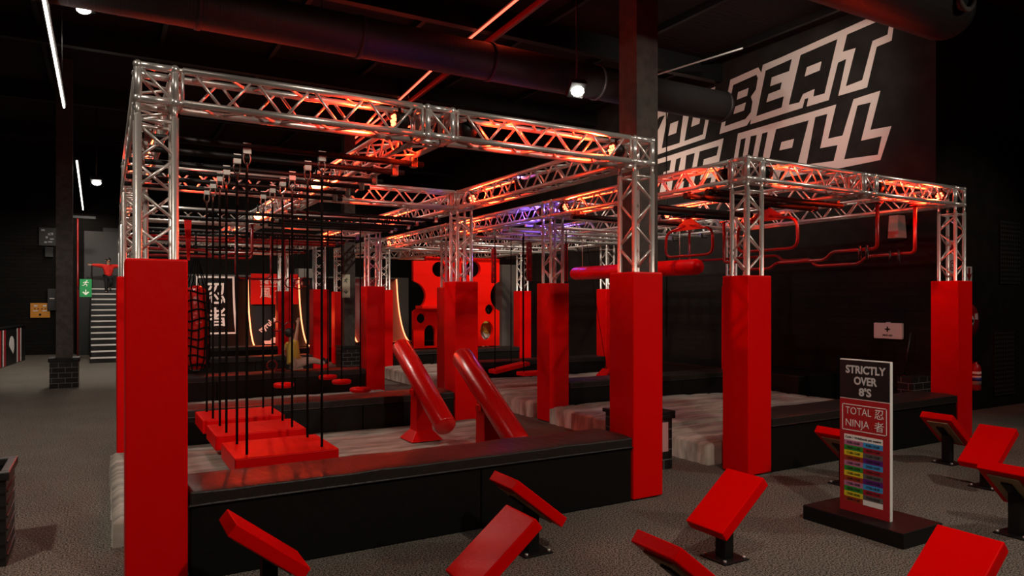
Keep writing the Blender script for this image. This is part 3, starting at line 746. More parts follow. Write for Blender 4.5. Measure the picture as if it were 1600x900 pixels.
# ------------------------------------------------------------------ right frame hanging things
for k, (y, x1) in enumerate(((5.83, 8.37), (6.18, 8.33), (7.12, 8.15), (7.5, 8.15), (8.5, 8.15))):
    rail((5.95, y, 3.09), (x1, y, 3.09), 'thick black rail in the first bay of the right frame, %s from the front' % ordn[k], BLK, .04)
def swing_frame(x, y, label):
    t = thing('swing_frame', label, 'hanging frame', (x, y, 3.05), 0, 'red swing frames')
    b = MB(); b.path([(0, .05, -.15), (0, .45, -.22), (0, .46, -.57), (0, -.46, -.57), (0, -.45, -.22), (0, -.05, -.15)], .019, 10, False, .12, 5); b.build('tube_frame', REDP, t)
    b = MB(); b.add([(-.008, -.02, -.03), (-.008, .02, -.03), (-.008, .32, -.21), (-.008, -.32, -.21), (.008, -.02, -.03), (.008, .02, -.03), (.008, .32, -.21), (.008, -.32, -.21)],
                    [(0, 1, 2, 3), (7, 6, 5, 4), (0, 4, 5, 1), (1, 5, 6, 2), (2, 6, 7, 3), (3, 7, 4, 0)]); b.build('gusset_plate', REDP, t)
    b = MB(); b.box((-.08, -.22, -.02), (.08, .22, .0)); b.box((-.02, -.03, -.06), (.02, .03, -.02)); b.build('trolley', BLK, t)
    return t
swing_frame(7.14, 6.0, 'red swing frame on black rails nearer the front of the right frame')
swing_frame(7.10, 7.31, 'red swing frame on black rails farther back in the right frame')
def zig(label, pts, grips):
    o = Vector(pts[0]); t = thing('zigzag_pipe', label, 'climbing pipe', o, 0, 'red zigzag pipes')
    MB().path([Vector(p) - o for p in pts], .023, 10, False, .07, 4).build('pipe', REDP, t)
    for p in (pts[0], pts[-1]):
        v = Vector(p) - o; MB().cbox((v.x, v.y, v.z + .01), (.1, .1, .015)).build('end_plate', REDP, t)
    return t
zig('red zigzag climbing pipe nearer the middle of the right frame', [(8.6, 5.48, 3.10), (8.6, 5.48, 2.52), (8.6, 6.12, 2.52), (8.6, 6.24, 2.41), (8.6, 7.05, 2.41), (8.6, 7.15, 2.33), (8.6, 7.65, 2.33), (8.6, 7.75, 2.46), (8.6, 8.06, 2.46), (8.6, 8.06, 3.10)], 0)
zig('red zigzag climbing pipe nearer the right wall', [(9.3, 5.40, 3.10), (9.3, 5.40, 2.485), (9.3, 6.08, 2.475), (9.3, 6.2, 2.375), (9.3, 6.9, 2.375), (9.3, 7.0, 2.48), (9.3, 7.5, 2.48), (9.3, 7.6, 2.57), (9.3, 9.55, 2.57), (9.3, 9.55, 3.10)], 0)
GR = []
for x, y, z, l in ((8.6, 5.62, 2.52, 'left of the pair on the nearer zigzag pipe'), (8.6, 5.72, 2.52, 'right of the pair on the nearer zigzag pipe'), (9.3, 5.62, 2.483, 'left of the pair on the farther zigzag pipe'), (9.3, 5.74, 2.483, 'right of the pair on the farther zigzag pipe')):
    b = MB(); b.path([(.085 * math.cos(a), 0, .085 * math.sin(a)) for a in [2 * PI * i / 18 for i in range(18)]], .015, 8, True)
    o = b.build('grip_ring', BLKP); o.location = (x, y, z - .044); o.rotation_euler = (0, 0, .5); tag(o, 'black grip ring, ' + l, 'ring', 'black grip rings')
t = thing('hanging_roll', 'long red padded roll hanging level on chains', 'padded roll', (8, 9.68, 2.38))
MB().lathe([(.02, -1.70), (.10, -1.68), (.125, -1.62), (.125, 1.62), (.1, 1.68), (.02, 1.70)], 28, Matrix.Rotation(PI / 2, 4, 'X')).build('padded_roll', RED, t)
for y in (-1.25, 1.4):
    MB().tube((0, y, .12), (0, y, .70), .008, 6).build('chain', STEEL, t); MB().lathe([(.127, -.02), (.13, 0), (.127, .02)], 24, Matrix.Translation((0, y, 0)) @ Matrix.Rotation(PI / 2, 4, 'X')).build('strap', RED, t)
for k, y in enumerate((9.9, 10.7, 11.3, 12.1, 14.0, 15.2)):
    rail((6.0, y, 3.08), (10.1, y, 3.08), 'pale galvanised pipe rail in the rear of the right frame, %s from the front' % ordn[k], STEEL, .026)
def pegboard(x, y, label):
    t = thing('hanging_peg_board', label, 'peg board', (x, y, 2.25), 0, 'red peg boards')
    L = [[(-.055, 0), (.055, 0), (.055, .78), (-.055, .78)]] + [circ(0, .1 + .14 * k, .02, None, 10) for k in range(5)]
    curve_mesh('board', L, REDP, t, .04, XZ((0, 0, 0)))
    MB().tube((0, 0, .78), (0, 0, .802), .012, 6).build('hanger', BLK, t)
for x, y, l in ((8.3, 12.1, 'beside the long red roll'), (7.42, 12.1, 'left of the long red roll'), (7.65, 14.0, 'beside the fourth row post'), (6.9, 14.0, 'leftmost, by the red hole wall')):
    pegboard(x, y, 'red peg board with dark holes hanging ' + l)
def hboard(x, y, z, rz, tilt, label, L=.75, two=True):
    t = thing('hanging_board', label, 'hanging step', (x, y, z), rz, 'red hanging boards')
    M = Matrix.Rotation(tilt, 4, 'Y'); MB().box((-L / 2, -.14, -.035), (L / 2, .14, .035), M).build('board', RED, t, .015)
    for s in ((-1, 1) if two else (0,)):
        p = M @ Vector((s * L * .4, 0, .03)); MB().tube(p, (p.x, 0, 3.045 - z), .009, 6).build('rope', ROPE, t)
hboard(6.5, 11.3, .62, .0, -.17, 'red hanging board tilted up on the right beside the post of the right frame')
hboard(6.75, 10.7, .56, 0, 0, 'level red hanging board behind the second row left post of the right frame')
hboard(6.65, 9.9, .47, 0, 0, 'small red hanging board low behind the second row left post', .4)
t = thing('hanging_wedge', 'red folded wedge hanging on a thin rope behind the corridor', 'hanging step', (8.75, 11.3, .42))
b = MB(); b.add([(-.17, -.12, -.06), (0, -.12, .07), (.19, -.12, -.08), (.17, -.12, -.13), (0, -.12, .02), (-.16, -.12, -.11)] + [(x, .12, z) for x, z in ((-.17, -.06), (0, .07), (.19, -.08), (.17, -.13), (0, .02), (-.16, -.11))],
    [(0, 5, 4, 1), (1, 4, 3, 2), (6, 7, 10, 11), (7, 8, 9, 10), (0, 1, 7, 6), (1, 2, 8, 7), (2, 3, 9, 8), (3, 4, 10, 9), (4, 5, 11, 10), (5, 0, 6, 11)]); b.build('wedge', RED, t)
MB().tube((0, 0, .06), (-.5, 0, 2.632), .006, 6).build('rope', ROPE, t)
for k, (x, y) in enumerate(((7.25, 10.7), (7.0, 12.1), (9.25, 11.3), (6.6, 14.0))):
    o = MB().tube((0, 0, 0), (0, 0, 2.5), .009, 6).build('hanging_rope', ROPE); o.location = (x, y, .56)
    tag(o, 'black climbing rope hanging in the rear of the right frame, %s from the front' % ordn[k], 'rope', 'black ropes in the right frame')

# ------------------------------------------------------------------ left frame, rear bays
for k, y in enumerate((13.6, 14.3, 15.0, 15.7, 17.5, 18.4)):
    rail((.44, y, ZR), (4.52, y, ZR), 'dark pipe rail in the rear bays of the left frame, %s from the front' % ordn[k], REDP if k in (2, 3, 5) else BLK)
def hring(px, py, y, r, label, kind='upper'):
    p = ony(px, py, y); t = thing('hanging_ring', label, 'ring', p, 0, 'red hanging rings')
    b = MB(); b.path([(r * math.cos(a), 0, r * math.sin(a)) for a in [2 * PI * i / 20 for i in range(20)]], .014, 8, True); b.build('ring', REDP, t)
    MB().tube((0, 0, r), (0, 0, ZR - .02 - p.z), .007, 6).build('strap', ROPE, t)
hring(453, 442, 14.3, .095, 'left red ring of the three high hanging rings')
hring(466, 444, 15.0, .10, 'middle red ring of the three high hanging rings')
hring(476, 441, 15.7, .10, 'right red ring of the three high hanging rings')
hring(433, 510, 13.6, .09, 'left red ring of the two low hanging rings')
hring(452, 511, 13.6, .09, 'right red ring of the two low hanging rings')
for p, l, ly in (((425, 574), 'red ring standing upright on the third row bench', 0), ((438, 576), 'red ring lying flat on the third row bench beside the seated child', 1)):
    q = ony(p[0], p[1], 12.95); b = MB(); b.path([(.085 * math.cos(a), 0, .085 * math.sin(a)) for a in [2 * PI * i / 20 for i in range(20)]], .014, 8, True)
    o = b.build('loose_ring', REDP); o.location = (q.x, 12.95, .62 if ly else .705); o.rotation_euler = ((PI / 2 if ly else 0), 0, 0); tag(o, l, 'ring')
def uframe(px, y, x0, x1, z0, label):
    a = ony(px, 430, y); t = thing('trapeze_bar', label, 'hanging frame', (a.x, y, ZR), 0, 'dark red trapeze bars')
    MB().path([(x0, 0, -.03), (x0, 0, z0 + .08), (x0 + .08, 0, z0), (x1 - .08, 0, z0), (x1, 0, z0 + .08), (x1, 0, -.03)], .017, 8, False, .05, 4).build('tube', REDP, t)
uframe(368, 13.6, 0, .62, -.83, 'dark red U-shaped trapeze bar nearer in the third bay')
uframe(385, 15.0, 0, .75, -.80, 'dark red U-shaped trapeze bar farther in the third bay')
zig('red zigzag pipe low across the left of the third bay', [(.6, 13.2, 3.10), (.6, 13.2, 2.72), (1.55, 13.2, 2.72), (1.65, 13.2, 2.60), (2.3, 13.2, 2.60), (2.3, 13.2, 3.10)], 0)
zig('red zigzag pipe across the left of the second bay', [(.5, 12.3, 3.10), (.5, 12.3, 2.56), (1.7, 12.3, 2.56), (1.8, 12.3, 2.62), (2.15, 12.3, 2.62), (2.15, 12.3, 3.10)], 0)
# net bag
t = thing('net_climbing_bag', 'dark red bag in a black rope net hanging beside the front left pad', 'climbing net', (1.43, 13.6, 0))
prof = [(.05, .62), (.15, .66), (.2, .8), (.21, 1.3), (.2, 1.85), (.17, 2.05), (.06, 2.12)]
b = MB(); b.lathe(prof, 18); b.build('bag', mat('dark_red_gloss', (.5, .008, .006), .22, bump=.9, bscale=10), t)
b = MB()
for k in range(9): b.path([(.228 * math.cos(a), .228 * math.sin(a), .72 + k * .16 + .03 * math.sin(3 * a + k)) for a in [2 * PI * i / 20 for i in range(20)]], .017, 6, True)
for k in range(12):
    a = 2 * PI * k / 12; b.path([(.13 * math.cos(a), .13 * math.sin(a), .64), (.228 * math.cos(a), .228 * math.sin(a), .82), (.228 * math.cos(a + .15), .228 * math.sin(a + .15), 1.5), (.21 * math.cos(a), .21 * math.sin(a), 2.0)], .012, 6)
b.build('net', ROPE, t)
b = MB()
for k in range(12):
    a = 2 * PI * k / 12; b.path([(.21 * math.cos(a), .21 * math.sin(a), 2.0), (.12 * math.cos(a + .2), .12 * math.sin(a + .2), 2.3), (.03 * math.cos(a), .03 * math.sin(a), 2.62), (0, 0, 3.05)], .009, 5)
b.build('hanging_cords', ROPE, t)
# made-up red shape standing in for an orange-lit tube
t = thing('lit_tube_stand_in', 'narrow red shape standing in for an orange-lit tube behind the front left post', 'lit tube', (1.1, 11.5, 2.45))
b = MB(); b.add([(-.05, -.015, .6), (.05, -.015, .6), (.025, -.015, 0), (-.01, -.015, 0), (-.05, .015, .6), (.05, .015, .6), (.025, .015, 0), (-.01, .015, 0)], [(0, 3, 2, 1), (4, 5, 6, 7), (0, 1, 5, 4), (1, 2, 6, 5), (2, 3, 7, 6), (3, 0, 4, 7)]); b.build('lit_strip', RED, t)
MB().tube((0, 0, .6), (0, 0, .625), .012, 6).build('hanger', BLK, t)

# ------------------------------------------------------------------ warped wall at the back
WYB, WYT = 21.9, 23.25
def wprof(s, z0=.45, z1=2.6):                     # s 0..1 from toe to lip
    a = s * R(84); return WYB + (WYT - WYB) * math.sin(a) / math.sin(R(84)), z0 + (z1 - z0) * (1 - math.cos(a)) / (1 - math.cos(R(84)))
def lane(name, label, x0, x1, m, top=None):
    t = thing(name, label, 'warped wall', (x0, WYB, 0), 0, 'warped wall lanes'); n = 14; b = MB(); vs = []
    for i in range(n + 1):
        y, z = wprof(i / n); vs += [(0, y - WYB, z), (x1 - x0, y - WYB, z)]
    fs = [(2 * i, 2 * i + 1, 2 * i + 3, 2 * i + 2) for i in range(n)]
    b.add(vs, fs, True); o = len(b.v)
    yb = WYT + .25 - WYB
    b.add([(0, yb, .0), (x1 - x0, yb, .0), (0, yb, 2.6), (x1 - x0, yb, 2.6), (0, 0, 0), (x1 - x0, 0, 0)], [(0, 2, 3, 1)])
    for s in (0, 1):
        poly = [2 * i + s for i in range(n + 1)] + [o + 2 + s, o + s, o + 4 + s]
        b.f.append(tuple(poly if s == 0 else reversed(poly))); b.sm.append(False)
    b.f.append((2 * n, 2 * n + 1, o + 3, o + 2)); b.sm.append(False); b.f.append((o + 4, o + 5, 1, 0)); b.sm.append(False)
    b.build('ramp', m, t)
    return t
BOARD = mat('black_ramp_board', (.007, .006, .006), .6, bump=.1, bscale=20, spec=.15)
def on_ramp(t, x, s, lift=.006):
    y, z = wprof(s); y2, z2 = wprof(min(1, s + .02)); tv = Vector((0, y2 - y, z2 - z)).normalized(); nv = Vector((0, -tv.z, tv.y))
    return plane_frame(Vector((x, y - WYB, z)) + nv * lift, (1, 0, 0), tv)
def ramp_decal(t, name, x0, x1, s0, s1, m, lift=.004):
    b = MB(); n = 8; vs = []
    for i in range(n + 1):
        M = on_ramp(t, 0, s0 + (s1 - s0) * i / n, lift); p = M.translation; vs += [(x0, p.y, p.z), (x1, p.y, p.z)]
    b.add(vs, [(2 * i, 2 * i + 1, 2 * i + 3, 2 * i + 2) for i in range(n)], True)
    return b.build(name, m, t)
def wrap(o, x0, s0, rot=0.0):                     # lay flat lettering onto the curved ramp
    Rm = Matrix.Rotation(rot, 4, 'Z')
    for v in o.data.vertices:
        p = Rm @ v.co; M = on_ramp(None, 0, min(.985, max(.01, s0 + p.y / 2.72)), .024 + p.z); q = M.translation
        v.co = (x0 + p.x, q.y, q.z)
    o.data.update(); return o
def led_edge(t, x, s0=0.0, s1=1.0):
    pts = [on_ramp(t, x, s0 + (s1 - s0) * i / 16, .02).translation for i in range(17)]
    MB().path(pts, .022, 8).build('led_edge', LEDN, t)
t = lane('warped_wall_lane', 'black curved warped wall lane with white framed ninja characters', 1.7, 3.9, BOARD)
fx0, fx1 = .75, 1.84
for a in ((fx0, fx1, .985, 1.0), (fx0, fx1, .40, .425)): ramp_decal(t, 'white_frame', a[0], a[1], a[2], a[3], WHITE)
ramp_decal(t, 'white_frame', fx1 - .06, fx1, .40, 1.0, WHITE); ramp_decal(t, 'white_frame', fx0, fx0 + .06, .40, 1.0, WHITE)
wrap(text_mesh('lettering', '忍', .6, WHITE, t, Matrix(), .008), 1.3, .83); wrap(text_mesh('lettering', '者', .6, WHITE, t, Matrix(), .008), 1.3, .59)
t = lane('warped_wall_lane', 'warped wall lane with the red THE WARPED WALL banner and glowing edges', 3.93, 5.5, BOARD)
BAN = mat('banner_red', (.62, .012, .008), .5, spec=.2)
yb_ = WYT - WYB - .20
MB().box((.06, yb_, 1.74), (1.51, yb_ + .02, 2.70)).build('red_banner', BAN, t)
text_mesh('lettering', 'THE WARPED WALL', .17, WHITE, t, XZ((1.0, yb_ - .004, 2.43)), .006, 1.36, depth=.004)
MB().box((.33, yb_ - .006, 2.30), (1.45, yb_ - .002, 2.32)).box((.33, yb_ - .006, 2.55), (1.45, yb_ - .002, 2.56)).build('rule', WHITE, t)
text_mesh('lettering', '風 大', .36, WHITE, t, XZ((.72, yb_ - .004, 2.08)), .004, .78, depth=.004)
wrap(text_mesh('lettering', 'nyrukas', .25, WHITE, t, Matrix(), .008), .55, .52, R(40))
wrap(curve_mesh('graphic', [[(0, 0), (.0, .25), (.2, .25), (.25, .42), (.65, .45), (.85, .3), (.85, 0), (.6, 0), (.62, .2), (.45, .22), (.4, .08), (.2, .1), (.2, 0)]], WHITE, t, .004), .32, .16)
led_edge(t, .0); led_edge(t, 1.57)
t = lane('warped_wall_lane', 'plain dark warped wall lane between two glowing edges', 5.53, 7.1, BOARD); led_edge(t, 1.57, .1, .45)
t = lane('warped_wall_lane', 'warped wall lane with red glowing edge beside the hole wall', 7.13, 8.85, mat('red_ramp_board', (.16, .03, .03), .35, bump=.2, bscale=30)); led_edge(t, 1.72); led_edge(t, .9, .1, .6)
light('neon_glow', 'POINT', (4.2, 21.6, 1.3), 30, (1, .12, .03), .3); light('neon_glow', 'POINT', (8.3, 21.6, 1.3), 26, (1, .12, .03), .3)
light('neon_glow', 'POINT', (5.3, 21.4, 1.3), 26, (1, .12, .03), .3)
for k, (x0, x1, y, h) in enumerate(((1.6, 9.4, 21.3, .44), )):
    o = MB().box((x0, y, 0), (x1, 21.88, h)).build('landing_step', BLKV, None, .02); tag(o, 'low black landing step at the foot of the warped wall', 'step')
for i, (x, y) in enumerate(((6.0, 25.5), (10.95, 19.5))):
    o = MB().box((x, y, 0), (x + .55, y + .5, 3.0)).build('grey_pillar', GREYW); tag(o, 'pale grey pillar at the back, ' + ('behind the warped wall' if i == 0 else 'by the right wall beside the hole wall'), 'pillar')

# ------------------------------------------------------------------ red hole wall
HX0, HX1, HY, HZ0, HZ1 = 6.9, 9.42, 16.98, .625, 3.0
t = thing('hole_wall', 'big bright red climb-through wall with round holes', 'hole wall', (HX0, HY, HZ0))
Wd, Hh = HX1 - HX0, HZ1 - HZ0
outer = [(0, 0), (Wd, 0), (Wd, .95)] + circ(Wd + .12, 1.35, .4, .42, 14, 250, 110) + [(Wd, 1.75), (Wd, Hh), (.35, Hh), (.35, Hh - .12), (0, Hh - .12), (0, 1.75)] + circ(-.06, 1.35, .4, .38, 14, 75, -75) + [(0, .95)]
holes = [circ(.72, 2.05, .2), circ(1.72, 2.08, .22), circ(2.22, .99, .14), circ(2.13, .42, .20, .26), circ(.22, 1.02 - .25, .13), [(.3, .0 + .05), (.62, .05), (.62, .4)] + circ(.46, .4, .16, .2, 10, 0, 180) + [(.3, .4)]]
curve_mesh('front_panel', [outer] + holes, mat('bright_red_foam', (.85, .006, .001), .5, bump=.1, bscale=8, spec=.1), t, .12, XZ((0, 0, 0)))
MB().box((.9, -.12, .0), (1.0, -.065, 1.1)).build('rib', MATS['bright_red_foam'], t, .01)
MB().box((.05, -.5, 1.02), (.85, -.065, 1.10)).build('ledge', MATS['bright_red_foam'], t, .01)
o = MB().box((6.4, 17.14, 0), (9.8, 18.2, .27)).build('rear_platform', BLKV, None, .02); tag(o, 'black platform behind the red hole wall', 'platform')

# ------------------------------------------------------------------ left aisle: stairs, barrier, panels
t = thing('staircase', 'black stairs with white-edged treads at the end of the left aisle', 'stairs', (0, 24.3, 0))
RS, RUN = .175, .28
for k in range(13):
    MB().box((-.33, k * RUN, 0), (.64, (k + 1) * RUN, RS * (k + 1) - .012)).build('step', BLKP, t); st_ = [o for o in C.objects][-1]
    MB().box((-.31, k * RUN - .012, RS * (k + 1) - .045), (.62, k * RUN + .05, RS * (k + 1))).build('white_nosing', WHITE, st_)
b = MB(); b.tube((-.31, .1, .17), (-.31, .1, 1.1), .015, 8); b.tube((-.31, .1, 1.1), (-.31, 12.4 * RUN, 12 * RS + 1.0), .016, 8); b.tube((-.31, 12.4 * RUN, 12 * RS), (-.31, 12.4 * RUN, 12 * RS + 1.0), .02, 8); b.build('handrail', BLK, t)
o = MB().box((-.75, 28.0, 0), (1.55, 28.95, 2.26)).build('stair_landing', BLKP); tag(o, 'black landing at the top of the stairs', 'landing')
struct(MB().box((-.55, 28.90, 2.27), (.75, 28.985, 4.3)).build('door_1', mat('dark_door', (.035, .032, .03), .5)))
def stripes(y0, y1):
    t = thing('striped_barrier', 'low barrier with red white and black stripes at the left edge', 'barrier', (-2.45, y0, 0), -.107); L = y1 - y0
    MB().box((-.2, 0, 0), (0, L, 1.06)).build('panel', BLKP, t); MB().box((-.22, -.02, 1.06), (.02, L + .02, 1.10)).build('top_rail', BLK, t)
    seq = (('w', .02, .2), ('r', .24, .45), ('w', .62, .72), ('r', .74, .95), ('w', 2.3, 2.4), ('r', 2.45, 2.7), ('w', 2.75, 2.85))
    for c, a, b2 in seq: MB().box((.001, a, .02), (.006, b2, 1.03)).build('stripe', SIGNW if c == 'w' else SIGNR, t)
    curve_mesh('graphic', [circ(0, 0, .3, .28, 14, -60, 180)], SIGNW, t, .004, plane_frame((.005, 1.65, .55), (0, 1, 0), (0, 0, 1)))
stripes(23.3, 26.7)
def bpanel(name, label, cat, px, py, w_, h_, m, y=BY - .005, d=.05):
    p = ony(px, py, y); t = thing(name, label, cat, (p.x, y - d, p.z)); MB().box((-w_ / 2, 0, -h_ / 2), (w_ / 2, d, h_ / 2)).build('panel', m, t, .006); return t
t = bpanel('control_panel', 'orange control panel with buttons on the back wall', 'panel', 63, 485, .56, .5, ORANGE)
for x in (-.13, .13): MB().box((x - .05, -.006, .13), (x + .05, 0, .18)).build('label_plate', SIGNW, t); MB().box((x - .07, -.006, -.03), (x + .07, 0, .0)).build('label_plate', SIGNW, t)
for x in (-.15, -.05, .05, .15): MB().tube((x, -.02, .06), (x, 0, .06), .018, 8).build('button', BLK, t)
MB().tube((0, -.03, -.14), (0, 0, -.14), .035, 10).build('knob', BLK, t)
for px, l in ((75, 'left of the aisle column'), (174, 'beside the front left post')):
    t = bpanel('poster', 'grey and black picture poster high on the back wall, ' + l, 'poster', px, 370, .52, .62, SIGNB)
    rr = random.Random(px)
    for k in range(7):
        x = rr.uniform(-.2, .1); z = rr.uniform(-.26, .2); MB().box((x, -.004, z), (x + rr.uniform(.06, .14), 0, z + rr.uniform(.03, .09))).build('print', mat('poster_grey', (.3, .3, .31), .6) if k == 0 else MATS['poster_grey'], t)
t = bpanel('wall_box', 'small dark box on the back wall under the left poster', 'box', 77, 394, .24, .34, BLKP, d=.12)
t = bpanel('wall_telephone', 'black box with a pale stripe on the back wall beside the aisle column', 'box', 81, 468, .24, .75, BLKP, d=.12); MB().box((-.06, -.004, 0.02), (.08, 0, .05)).build('stripe', SIGNW, t)
PALES = mat('pale_sign', (.42, .44, .32), .6); DGRN = mat('dark_green', (.01, .05, .02), .6)
def exit_sign(loc, M, w_, h_, label, back=.03, mb=EXITG, mf=GLOWW):
    t = thing('exit_sign', label, 'sign', loc)
    def bx_(name, a, b2, m, l=0.0, dd=.002): MB().box((a[0], a[1], l), (b2[0], b2[1], l + dd), M).build(name, m, t)
    bx_('board', (-w_ / 2, -h_ / 2), (w_ / 2, h_ / 2), mb, -back, back)
    s = w_ * .8
    man = MB(); P = lambda x, y: M @ Vector((x * s, h_ * .24 + y * s, .005))
    man.ball(P(.12, .34), .075 * s, 8)
    for q, r_, th in (((.08, .24), (-.08, -.02), .07), ((.06, .2), (.3, .12), .04), ((.06, .22), (-.2, .16), .04), ((-.2, .16), (-.26, .02), .04), ((-.08, -.02), (.14, -.14), .05), ((.14, -.14), (.08, -.36), .045), ((-.08, -.02), (-.18, -.2), .05), ((-.18, -.2), (-.4, -.24), .045)):
        man.tube(P(*q), P(*r_), th * s, 6)
    man.build('running_figure', mf, t)
    a = h_ * .24
    curve_mesh('arrow', [[(-.05 * s, .32 * s - a), (.05 * s, .32 * s - a), (.05 * s, -.08 * s - a), (.22 * s, .1 * s - a), (.36 * s, .0 - a), (0, -.36 * s - a), (-.36 * s, 0 - a), (-.22 * s, .1 * s - a), (-.05 * s, -.08 * s - a)]], mf, t, .003, M @ Matrix.Translation((0, 0, .004)))
    return t
p = ony(134, 450, 24.0); exit_sign((p.x, 24.0, p.z), XZ((0, 0, 0)), .30, .52, 'green running man exit sign with a down arrow beside the stairs')
t = thing('red_standpipe', 'thin red pipe standing in front of the stairs wall', 'pipe', (p.x - .2, 24.06, 0))
MB().tube((0, 0, 0), (0, 0, 4.25), .022, 8).build('pipe', REDP, t); MB().box((-.4, -.03, 4.25), (.45, .03, 4.32)).build('cross_arm', BLK, t); MB().box((0, -.03, p.z - .05), (.06, .0, p.z + .05)).build('sign_bracket', BLK, t)
p = ony(540, 447, 18.74); exit_sign((p.x, 18.70, p.z), XZ((0, 0, 0)), .22, .62, 'tall narrow pale exit sign with dark figures on the far middle column', .03, PALES, DGRN)
# crate at the left edge
t = thing('storage_crate', 'black plastic storage crate at the left edge', 'crate', (-.86, 6.3, 0))
b = MB(); b.box((-.28, -.28, 0), (.28, -.25, .6)); b.box((-.28, .25, 0), (.28, .28, .6)); b.box((-.28, -.25, 0), (-.25, .25, .6)); b.box((.25, -.25, 0), (.28, .25, .6)); b.box((-.25, -.25, 0), (.25, .25, .03)); b.build('body', BLKP, t, .004)
b = MB(); b.box((-.3, -.3, .6), (.3, -.24, .66)); b.box((-.3, .24, .6), (.3, .3, .66)); b.box((-.3, -.24, .6), (-.24, .24, .66)); b.box((.24, -.24, .6), (.3, .24, .66)); b.build('rim', BLKP, t, .008)
for k in range(6):
    MB().box((.28, -.25, .06 + k * .09), (.288, .25, .075 + k * .09)).box((-.27, -.288, .06 + k * .09), (.27, -.28, .075 + k * .09)).build('rib', BLKP, t)

# ------------------------------------------------------------------ right wall things
q = onx(1390, 517, WX); t = thing('first_aid_box', 'white first aid box with a black cross on the right wall', 'first aid box', (WX - .12, q.y, q.z))
MB().box((.06, -.25, -.135), (.118, .25, .135)).build('case', mat('pale_case', (.8, .7, .66), .5), t, .012); MB().box((.065, -.03, .135), (.1, .03, .15)).build('handle', SIGNW, t)
MB().box((.057, -.012, -.015), (.06, .012, .075)).box((.057, -.045, .018), (.06, .045, .042)).build('cross', SIGNB, t)
text_mesh('lettering', 'FIRST AID', .04, SIGNB, t, YZ((.058, 0, -.075)), .001)
t = thing('broom_handle', 'thin pole with a red lower half leaning against the right wall', 'broom', (11.36, 6.86, .0))
MB().tube((0, 0, .02), (.065, -.04, .62), .016, 8).build('red_sleeve', REDP, t); MB().tube((.065, -.04, .62), (.16, -.1, 1.33), .014, 8).build('pole', BLKP, t); MB().box((-.04, -.16, 0), (.04, .16, .05)).build('brush', BLKP, t)
t = thing('wall_speaker', 'pale grey loudspeaker on a bracket high on the right wall', 'speaker', (WX - .25, 6.9, 3.08))
b = MB(); b.add([(-.1, -.09, -.2), (.1, -.12, -.2), (.1, .12, -.2), (-.1, .09, -.2), (-.08, -.08, .18), (.1, -.09, .18), (.1, .09, .18), (-.08, .08, .18)], [(3, 2, 1, 0), (4, 5, 6, 7), (0, 1, 5, 4), (1, 2, 6, 5), (2, 3, 7, 6), (3, 0, 4, 7)]); b.build('cabinet', mat('pale_grey', (.4, .36, .32), .6), t, .01)
MB().box((.1, -.03, -.03), (.25, .03, .03)).build('bracket', BLK, t)
t = thing('hose_reel', 'red round fire hose reel on the alcove wall beside the end post', 'hose reel', (12.33, WY - .02, 1.52))
MY = Matrix.Rotation(PI / 2, 4, 'X')
MB().lathe([(.27, 0), (.275, .02), (.275, .04), (.25, .05), (.24, .1), (.25, .1), (.275, .11), (.275, .13), (.06, .14)], 32, MY).build('drum', mat('reel_red', (.38, .01, .02), .45), t)
MB().lathe([(.09, .141), (.09, .148), (.05, .152)], 20, MY).build('hub_label', SIGNW, t); MB().lathe([(.035, .15), (.03, .17)], 12, MY).build('hub', BLK, t)
MB().box((.12, -.145, .02), (.21, -.138, .12)).build('label_plate', SIGNW, t)
MB().path([(-.02, -.12, -.25), (0, -.12, -.4), (-.05, -.1, -.5)], .014, 8).build('nozzle', REDP, t)
t = thing('fire_extinguisher', 'red fire extinguisher on the alcove wall under the hose reel', 'fire extinguisher', (12.55, WY - .12, .36))
MB().lathe([(.07, 0), (.085, .02), (.085, .36), (.06, .43), (.03, .45), (.03, .48)], 20).build('cylinder', mat('extinguisher_red', (.4, .01, .02), .35), t)
MB().box((-.05, -.02, .48), (.03, .02, .5)).box((-.07, -.015, .52), (.06, .015, .535)).build('handle', BLK, t)
MB().lathe([(.0865, .10), (.0865, .32)], 20).build('label', SIGNW, t); MB().lathe([(.0872, .16), (.0872, .22)], 20).build('label_band', BLUEP, t); MB().lathe([(.0872, .25), (.0872, .28)], 20).build('label_band', REDP, t)
MB().path([(.03, 0, .5), (.1, 0, .46), (.11, 0, .2)], .01, 6).build('hose', BLK, t); MB().box((-.03, .085, .2), (.03, .119, .3)).build('bracket', BLK, t)
def wsign(x, z, w_, h_, label):
    t = thing('fire_sign', label, 'sign', (x, WY - .006, z), 0, 'white fire signs'); MB().box((-w_ / 2, 0, -h_ / 2), (w_ / 2, .005, h_ / 2)).build('board', SIGNW, t); return t
def arrow(t, z, s): curve_mesh('arrow', [[(-.03 * s, .13 * s), (.03 * s, .13 * s), (.03 * s, 0), (.1 * s, .03 * s), (0, -.13 * s), (-.1 * s, .03 * s), (-.03 * s, 0)]], SIGNR, t, .003, XZ((0, -.002, z)))
arrow(wsign(12.58, 2.29, .19, .27, 'white sign with a red down arrow beside the end post'), 0, .9)
t = wsign(12.07, 2.45, .30, .78, 'tall white fire sign seen through the end post lattice'); arrow(t, -.28, .8)
curve_mesh('reel_symbol', [circ(0, 0, .09), circ(0, 0, .07), circ(0, 0, .05), circ(0, 0, .03)], SIGNR, t, .003, XZ((0, -.002, -.02)))
curve_mesh('flame_symbol', [[(-.07, -.08), (-.08, 0), (-.03, .05), (-.02, .12), (.04, .06), (.08, 0), (.06, -.08)]], SIGNR, t, .003, XZ((0, -.002, .25)))
